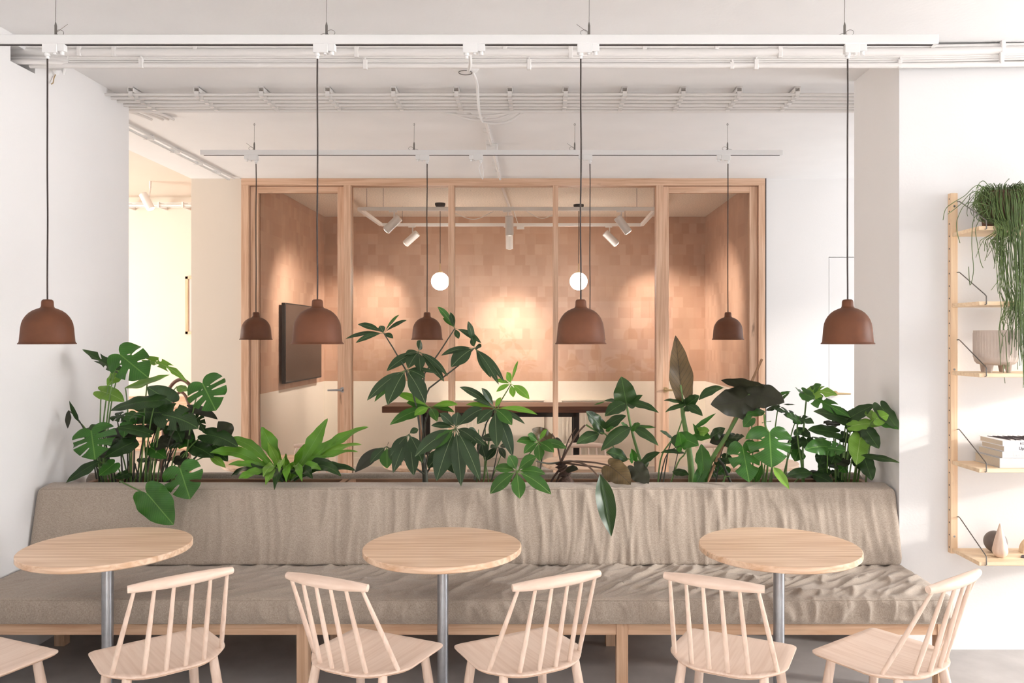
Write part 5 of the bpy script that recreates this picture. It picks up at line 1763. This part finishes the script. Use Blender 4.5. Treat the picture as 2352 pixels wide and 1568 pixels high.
# ---- upright whorled plant
p6 = thing('philodendron', 'upright plant with whorls of dark leaves before the middle panes', 'plant', soil_pt(1485), group='plants in the planter')
sx6 = [Cc.p(1250, 1110, 410), Cc.p(1215, 1010, 411), Cc.p(1150, 800, 412), Cc.p(1095, 600, 413), Cc.p(1055, 400, 413)]
sx6[0].z = ZSOIL - 0.03
stalk(p6, catmull(sx6, 5), 0.011, 0.006, 'stem', 'main_stem', 10)
leaves(p6, Cc, [
    ('H', (1055, 392), (1010, 162), 200, 414, 'leaf_dark', 0.9, dict(curl=0.3), None),
    ('L', (1060, 400), (1190, 318), 70, 411, 'leaf_dark', 0.8, dict(arch=0.05), None),
    ('L', (1062, 385), (1325, 468), 84, 415, 'leaf_dark', 0.7, dict(arch=0.2), None),
    ('L', (1040, 385), (873, 495), 120, 417, 'leaf_dark', 0.85, dict(arch=0.12), None),
    ('L', (1040, 385), (865, 368), 60, 412, 'leaf_dark', 0.6, dict(arch=0.12), None),
    ('L', (870, 372), (780, 400), 16, 411, 'leaf_mid', 0.8, dict(), None),
    ('L', (1090, 590), (840, 785), 130, 418, 'leaf_dark', 0.85, dict(arch=0.14), None),
    ('L', (1100, 590), (1302, 592), 50, 412, 'leaf_mid', 0.6, dict(arch=0.08), None),
    ('L', (1105, 590), (1322, 742), 90, 416, 'leaf_dark', 0.8, dict(arch=0.16), None),
    ('L', (1080, 600), (1005, 548), 60, 413, 'leaf_mid', 0.8, dict(), None),
    ('L', (1085, 600), (1170, 560), 84, 415, 'leaf_mid', 0.8, dict(), None),
    ('L', (1065, 860), (885, 800), 130, 414, 'leaf_dark', 0.8, dict(arch=0.15), None),
    ('H', (1110, 855), (1095, 765), 90, 418, 'leaf_mid', 0.9, dict(fold=0.6), None),
    ('L', (1168, 885), (1335, 798), 80, 414, 'leaf_dark', 0.75, dict(arch=0.1), None),
    ('L', (1165, 945), (1245, 885), 80, 413, 'leaf_dark', 0.8, dict(), None),
    ('H', (1120, 920), (1240, 1060), 170, 419, 'leaf_bronze_dark', 0.9, dict(curl=0.4), None),
])
stalk(p6, [Cc.p(1165, 870, 412), Cc.p(1110, 860, 414), Cc.p(1060, 850, 414)], 0.004, 0.003, 'stem')

# ---- big leaved plants to the right
D = Crop(1500, 740, 3.618)
p7 = thing('elephant_ear', 'plant with an upright bronze leaf and a huge dark drooping leaf', 'plant', soil_pt(1590), group='plants in the planter')
s7 = [D.p(315, 1380, 409), D.p(318, 1250, 410), D.p(290, 1000, 411), D.p(250, 780, 411), D.p(236, 600, 411), D.p(226, 520, 411)]
s7[0].z = ZSOIL - 0.03
stalk(p7, catmull(s7, 5), 0.021, 0.006, 'stem', 'leaf_stalk', 12)
leaf(p7, 'A', D.p(232, 545, 411), D.p(186, 108, 409), D.m(250, 410), 'leaf_brown', n=(0.35, -1, 0.1), fold=0.3, curl=0.1, ripple=0.03)
s8 = [D.p(380, 1380, 410), D.p(470, 1180, 411), D.p(600, 960, 412), D.p(710, 770, 412), D.p(800, 600, 408)]
s8[0].z = ZSOIL - 0.03
stalk(p7, catmull(s8, 5), 0.015, 0.007, 'stem', 'leaf_stalk', 12)
leaf(p7, 'A', D.p(800, 620, 408), D.p(478, 684, 424), D.m(330, 414), 'leaf_bronze_dark', n=(0.15, -0.85, 0.55), arch=-0.08, fold=-0.1, curl=0.35)
leaf(p7, 'H', D.p(820, 600, 409), D.p(1092, 668, 418), D.m(250, 412), 'leaf_bronze_dark', n=(-0.2, -0.8, 0.55), arch=0.12, curl=0.3)
leaf(p7, 'H', D.p(880, 560, 406), D.p(562, 480, 402), D.m(150, 404), 'leaf_bronze_dark', n=(0, -0.7, -0.7), arch=0.05)
stalk(p7, [D.p(432, 1370, 413), D.p(640, 880, 407), D.p(905, 306, 399)], 0.0085, 0.0075, 'stake', 'support_stake', 10)
leaf(p7, 'L', D.p(380, 645, 412), D.p(588, 545, 410), D.m(86, 411), 'leaf_dark', face=0.7, arch=0.28)
leaf(p7, 'F', D.p(430, 1350, 415), D.p(400, 1010, 417), D.m(150, 416), 'leaf_mid', face=0.95, fold=0.5)
leaf(p7, 'L', D.p(340, 1370, 416), D.p(470, 1120, 415), D.m(110, 415), 'leaf_mid', face=0.9, fold=0.5)

p8 = thing('philodendron', 'climbing plant with small dark whorled leaves below the bronze leaf', 'plant', soil_pt(1520), group='plants in the planter')
leaves(p8, D, [
    ('L', (275, 680), (88, 650), 56, 415, 'leaf_dark', 0.6, dict(arch=0.12), None),
    ('L', (275, 690), (100, 748), 50, 417, 'leaf_dark', 0.7, dict(arch=0.15), None),
    ('L', (285, 690), (412, 778), 84, 418, 'leaf_dark', 0.85, dict(arch=0.14), None),
    ('H', (275, 690), (385, 610), 130, 414, 'leaf_dark', 0.8, dict(), None),
    ('L', (270, 680), (240, 625), 80, 413, 'leaf_dark', 0.8, dict(), None),
    ('L', (165, 965), (55, 902), 56, 415, 'leaf_dark', 0.7, dict(arch=0.1), None),
    ('H', (230, 960), (380, 1025), 150, 419, 'leaf_mid', 0.9, dict(arch=0.05), None),
    ('H', (240, 1040), (215, 910), 110, 420, 'leaf_mid', 0.9, dict(), None),
    ('L', (200, 930), (195, 1050), 100, 417, 'leaf_dark', 0.9, dict(), None),
    ('L', (340, 880), (522, 755), 50, 414, 'leaf_mid', 0.8, dict(arch=-0.05, fold=0.5), None),
    ('H', (370, 910), (470, 900), 100, 416, 'leaf_light', 0.9, dict(curl=0.4), None),
    ('L', (390, 960), (330, 840), 50, 414, 'leaf_mid', 0.8, dict(), None),
    ('H', (360, 930), (480, 960), 110, 417, 'leaf_mid', 0.85, dict(), None),
    ('L', (270, 1090), (60, 1085), 56, 415, 'leaf_dark', 0.6, dict(arch=0.15), None),
    ('L', (160, 1240), (300, 1270), 84, 414, 'leaf_dark', 0.7, dict(arch=0.12), None),
    ('L', (470, 960), (600, 880), 110, 405, 'leaf_dark', 0.8, dict(), None),
    ('H', (620, 970), (470, 1000), 130, 405, 'leaf_bronze_dark', 0.8, dict(), 1640),
    ('H', (650, 960), (760, 950), 100, 404, 'leaf_dark', 0.7, dict(), 1660),
])
for pts_, r in (([(30, 1370), (60, 1150), (140, 1000), (200, 930), (278, 690)], 0.005), ([(60, 1370), (120, 1100), (165, 965)], 0.004), ([(90, 1370), (200, 1180), (265, 1090), (300, 960)], 0.005), ([(20, 1370), (100, 1130), (190, 1040)], 0.004), ([(110, 1370), (200, 1110), (225, 1000)], 0.003), ([(-20, 1370), (-60, 1150)], 0.004)):
    q = [D.p(x, y, 412) for x, y in pts_]
    q[0].z = ZSOIL - 0.03
    stalk(p8, catmull(q, 4), r, r * 0.7, 'stem_dark' if r < 0.005 else 'stem')

p9 = thing('monstera', 'split leaf plant with a glossy perforated leaf before the white wall', 'plant', soil_pt(1745), group='plants in the planter')
leaves(p9, D, [
    ('N', (968, 918), (985, 1208), 380, 430, 'leaf_mid', 0.97, dict(curl=0.25, fold=0.0), None),
    ('N', (745, 1040), (800, 1330), 270, 424, 'leaf_mid', 0.95, dict(curl=0.2), 1735),
    ('H', (815, 800), (750, 870), 95, 418, 'leaf_mid', 0.9, dict(), 1730),
    ('L', (1000, 1205), (1132, 1388), 90, 440, 'leaf_light', 0.9, dict(fold=0.5, arch=0.05, st=446), None),
    ('M', (1200, 800), (1000, 715), 110, 408, 'leaf_dark', 0.7, dict(arch=0.08), None),
    ('N', (1195, 810), (1338, 842), 110, 412, 'leaf_dark', 0.75, dict(arch=0.2), 1800),
    ('H', (1200, 805), (1110, 780), 110, 416, 'leaf_mid', 0.8, dict(arch=0.06), None),
    ('L', (1030, 600), (1145, 575), 40, 404, 'leaf_mid', 0.8, dict(), None),
    ('L', (1060, 640), (1135, 585), 36, 404, 'leaf_mid', 0.8, dict(), 1770),
    ('L', (1085, 680), (1182, 684), 20, 404, 'leaf_dark', 0.8, dict(), None),
    ('H', (935, 830), (970, 820), 70, 408, 'leaf_light', 0.8, dict(), None),
    ('L', (930, 740), (770, 775), 90, 408, 'leaf_mid', 0.75, dict(arch=0.1), None),
    ('L', (940, 730), (1060, 700), 70, 407, 'leaf_dark', 0.7, dict(arch=0.1), None),
    ('H', (1210, 980), (1110, 1050), 110, 406, 'leaf_dark', 0.85, dict(), 1790),
    ('H', (1215, 900), (1170, 940), 60, 409, 'leaf_mid', 0.85, dict(), None),
    ('L', (1205, 870), (1310, 960), 90, 405, 'leaf_dark', 0.8, dict(), None),
    ('L', (1320, 1250), (1105, 1280), 100, 418, 'leaf_dark', 0.85, dict(arch=0.1), 1800),
    ('L', (850, 1330), (905, 1180), 60, 420, 'leaf_mid', 0.8, dict(), None),
])
stalk(p9, catmull([soil_pt(1750, 412), D.p(955, 1150, 420), D.p(925, 780, 424), D.p(938, 870, 429), D.p(968, 918, 430)], 5), 0.006, 0.004, 'stem')
for x0, x1, y1 in ((870, 905, 1150), (900, 930, 1180), (935, 900, 1150), (960, 990, 1190), (560, 640, 1280)):
    q = [D.p(x0, 1380, 414), D.p((x0 + x1) / 2, 1280, 414), D.p(x1, y1, 414)]
    stalk(p9, q, 0.006, 0.004, 'stem')
stalk(p9, [D.p(650, 1340, 413), D.p(580, 1180, 413), D.p(540, 1130, 413)], 0.007, 0.006, 'stem_dark')

p10 = thing('monstera', 'split leaf plant reaching up at the right end of the planter', 'plant', soil_pt(1900), group='plants in the planter')
leaves(p10, D, [
    ('N', (1275, 600), (1535, 608), 150, 406, 'leaf_light', 0.7, dict(arch=0.22), None),
    ('L', (1275, 600), (1178, 538), 60, 404, 'leaf_mid', 0.7, dict(arch=-0.1), None),
    ('H', (1290, 590), (1400, 520), 120, 403, 'leaf_mid', 0.7, dict(arch=0.1), None),
    ('M', (1290, 608), (1640, 790), 170, 409, 'leaf_mid', 0.8, dict(arch=0.05, twist=-0.2), None),
    ('H', (1650, 815), (1332, 740), 150, 412, 'leaf_dark', 0.75, dict(arch=0.05), 1930),
    ('H', (1640, 790), (1840, 685), 130, 414, 'leaf_dark', 0.75, dict(arch=0.04), 1935),
    ('H', (1850, 800), (1960, 770), 130, 430, 'leaf_light', 0.85, dict(twist=0.4), 1965),
    ('H', (1860, 790), (1755, 760), 120, 415, 'leaf_light', 0.85, dict(), None),
    ('H', (1655, 860), (1895, 860), 130, 418, 'leaf_light', 0.7, dict(arch=0.15), 1940),
    ('H', (1895, 700), (2040, 892), 150, 428, 'leaf_dark', 0.9, dict(curl=0.35, st=440), (1985, 412)),
    ('L', (1870, 840), (2042, 890), 70, 430, 'leaf_mid', 0.8, dict(arch=0.1, st=441), None),
    ('H', (1515, 915), (1283, 895), 125, 412, 'leaf_dark', 0.8, dict(arch=0.06), 1920),
    ('H', (1450, 1035), (1258, 1060), 150, 421, 'leaf_mid', 0.9, dict(arch=0.1), 1900),
    ('N', (1440, 1045), (1602, 1068), 140, 421, 'leaf_mid', 0.9, dict(arch=0.04), None),
    ('H', (1720, 965), (1688, 1185), 175, 420, 'leaf_light', 0.95, dict(curl=0.35), 1945),
    ('H', (1780, 910), (1878, 1050), 140, 426, 'leaf_dark', 0.95, dict(curl=0.1), 1960),
    ('L', (1735, 1102), (2048, 1166), 75, 424, 'leaf_dark', 0.8, dict(arch=0.04, st=443), 1955),
    ('H', (1760, 1140), (1820, 1315), 140, 418, 'leaf_dark', 0.95, dict(), 1965),
    ('L', (1320, 1260), (1500, 1345), 120, 412, 'leaf_dark', 0.8, dict(arch=0.1), 1890),
    ('H', (1480, 1130), (1370, 1190), 110, 404, 'leaf_dark', 0.8, dict(), 1900),
    ('H', (1560, 930), (1640, 1010), 120, 403, 'leaf_dark', 0.85, dict(), 1925),
    ('H', (1600, 1080), (1560, 1200), 110, 402, 'leaf_dark', 0.9, dict(), 1915),
    ('H', (1420, 1230), (1370, 1320), 90, 404, 'leaf_dark', 0.9, dict(), 1895),
    ('H', (1520, 1240), (1580, 1330), 100, 404, 'leaf_dark', 0.9, dict(), 1905),
    ('H', (1690, 860), (1760, 950), 130, 402, 'leaf_dark', 0.85, dict(), 1940),
    ('L', (1620, 770), (1700, 720), 80, 402, 'leaf_dark', 0.8, dict(), 1930),
    ('H', (1480, 730), (1640, 770), 100, 403, 'leaf_dark', 0.8, dict(arch=0.08), 1920),
])
stalk(p10, catmull([soil_pt(1850, 408), D.p(1245, 1200, 408), D.p(1250, 900, 407), D.p(1278, 598, 406)], 5), 0.007, 0.0045, 'stem')
stalk(p10, catmull([soil_pt(1845, 410), D.p(1235, 1200, 410), D.p(1200, 960, 411), D.p(1200, 812, 411)], 5), 0.006, 0.004, 'stem')

random.seed(33)
for k in range(16):
    b = Vector((random.uniform(1835, 1990), random.uniform(965, 1085)))
    s_ = random.uniform(400, 411)
    t = b + Vector((random.uniform(-26, 18), random.uniform(4, 32)))
    B_ = P(b.x, b.y, s_)
    leaf(p10, random.choice(['H', 'H', 'L']), B_, P(t.x, t.y, s_ + 5), random.uniform(0.06, 0.10), random.choice(['leaf_dark', 'leaf_dark', 'leaf_bronze_dark', 'leaf_mid']), face=random.uniform(0.6, 0.95), arch=random.uniform(0, 0.15))
for k in range(9):
    b = Vector((random.uniform(1590, 1730), random.uniform(1000, 1085)))
    s_ = random.uniform(400, 409)
    t = b + Vector((random.uniform(-26, 26), random.uniform(4, 32)))
    leaf(p9, random.choice(['H', 'H', 'L']), P(b.x, b.y, s_), P(t.x, t.y, s_ + 5), random.uniform(0.06, 0.10), random.choice(['leaf_dark', 'leaf_dark', 'leaf_mid']), face=random.uniform(0.6, 0.95), arch=random.uniform(0, 0.15))

# ---- trailing plant on the top shelf
s = 452
tc_ = Vector(((2302 - CX) / s, F / s, shelf_z[0] + 0.0005))
tp = thing('trailing_cactus', 'hanging plant with a curtain of thin green stems on the top shelf', 'plant', tc_)
MB().lathe([(0.0, 0.0), (0.07, 0.0), (0.09, 0.02), (0.105, 0.17), (0.108, 0.185), (0.098, 0.185), (0.09, 0.15), (0.0, 0.15)], tc_, 40).build('pot', M['brown_pot'], tp)
random.seed(9)
m = MB()
top0 = tc_ + Vector((0, 0, 0.17))
for k in range(250):
    a = random.uniform(0, 2 * math.pi)
    if random.random() < 0.6:
        a = random.uniform(R(185), R(355))
    r0 = random.uniform(0.0, 0.07)
    ro = random.uniform(0.105, 0.165)
    p0 = top0 + Vector((r0 * math.cos(a), r0 * math.sin(a), -0.02))
    e = Vector((ro * math.cos(a) * (1.0 if random.random() < 0.85 else 1.25), ro * math.sin(a), 0))
    if top0.y + e.y > YW - 0.02:
        e.y = YW - 0.02 - top0.y
    drop = random.choice([random.uniform(0.15, 0.4), random.uniform(0.4, 0.85), random.uniform(0.6, 0.93)])
    if math.cos(a) < -0.75:
        drop = random.uniform(0.1, 0.32)
    rise = random.uniform(0.02, 0.075)
    pts = [p0, p0 + e * 0.45 + Vector((0, 0, rise)), top0 + e + Vector((0, 0, random.uniform(-0.06, -0.01)))]
    z = pts[-1].z
    x, y = pts[-1].x, pts[-1].y
    # strands gather towards the middle as they fall
    cxm = tc_.x + (x - tc_.x) * random.uniform(0.35, 0.85) + 0.015
    n_ = 9
    dx = random.uniform(-0.012, 0.012)
    for i in range(1, n_ + 1):
        t = i / n_
        pts.append(Vector((x + (cxm - x) * min(1, t * 1.3) + dx * math.sin(t * 7 + k) + 0.008 * nz(k * 3.1, t * 4, 1), min(y + 0.01 * nz(k * 1.7, t * 4, 9), YW - 0.012), z - drop * t)))
    for i in range(3, len(pts)):       # keep clear of the shelf boards
        for zz in shelf_z[:2]:
            if zz - 0.05 < pts[i].z < zz + 0.03 and pts[i].y > YSF - 0.01:
                pts[i].y = YSF - 0.012
    if y > tc_.y + 0.02:
        pts = pts[:4 if random.random() < 0.5 else 3]
        if len(pts) < 3:
            continue
    m.tube(catmull(pts, 3), 0.0016, 5)
    if random.random() < 0.35 and len(pts) > 8:
        q = pts[-3]
        m.tube([q, q + Vector((random.uniform(-0.03, 0.03), 0, -0.04)), q + Vector((random.uniform(-0.05, 0.05), 0, -0.09))], 0.0014, 5)
# a few long stray stems reaching left
for pts in ([(2290, 470), (2250, 425), (2215, 450), (2190, 465), (2172, 480), (2166, 505)], [(2290, 470), (2240, 440), (2205, 470), (2177, 492)], [(2285, 475), (2225, 465), (2200, 500), (2198, 530), (2205, 558)], [(2290, 465), (2265, 420), (2252, 418), (2244, 432)], [(2270, 480), (2238, 500), (2232, 560), (2236, 620), (2228, 655), (2225, 612)], [(2270, 480), (2242, 520), (2245, 560), (2252, 600), (2258, 615)], [(2300, 460), (2305, 428), (2316, 412), (2318, 411)]):
    m.tube(catmull([P(x, y, 462 + 3 * (i % 2)) for i, (x, y) in enumerate(pts)], 5), 0.0018, 5)
st_ = m.build('trailing_stems', M['trail'], tp)
st_['kind'] = 'stuff'
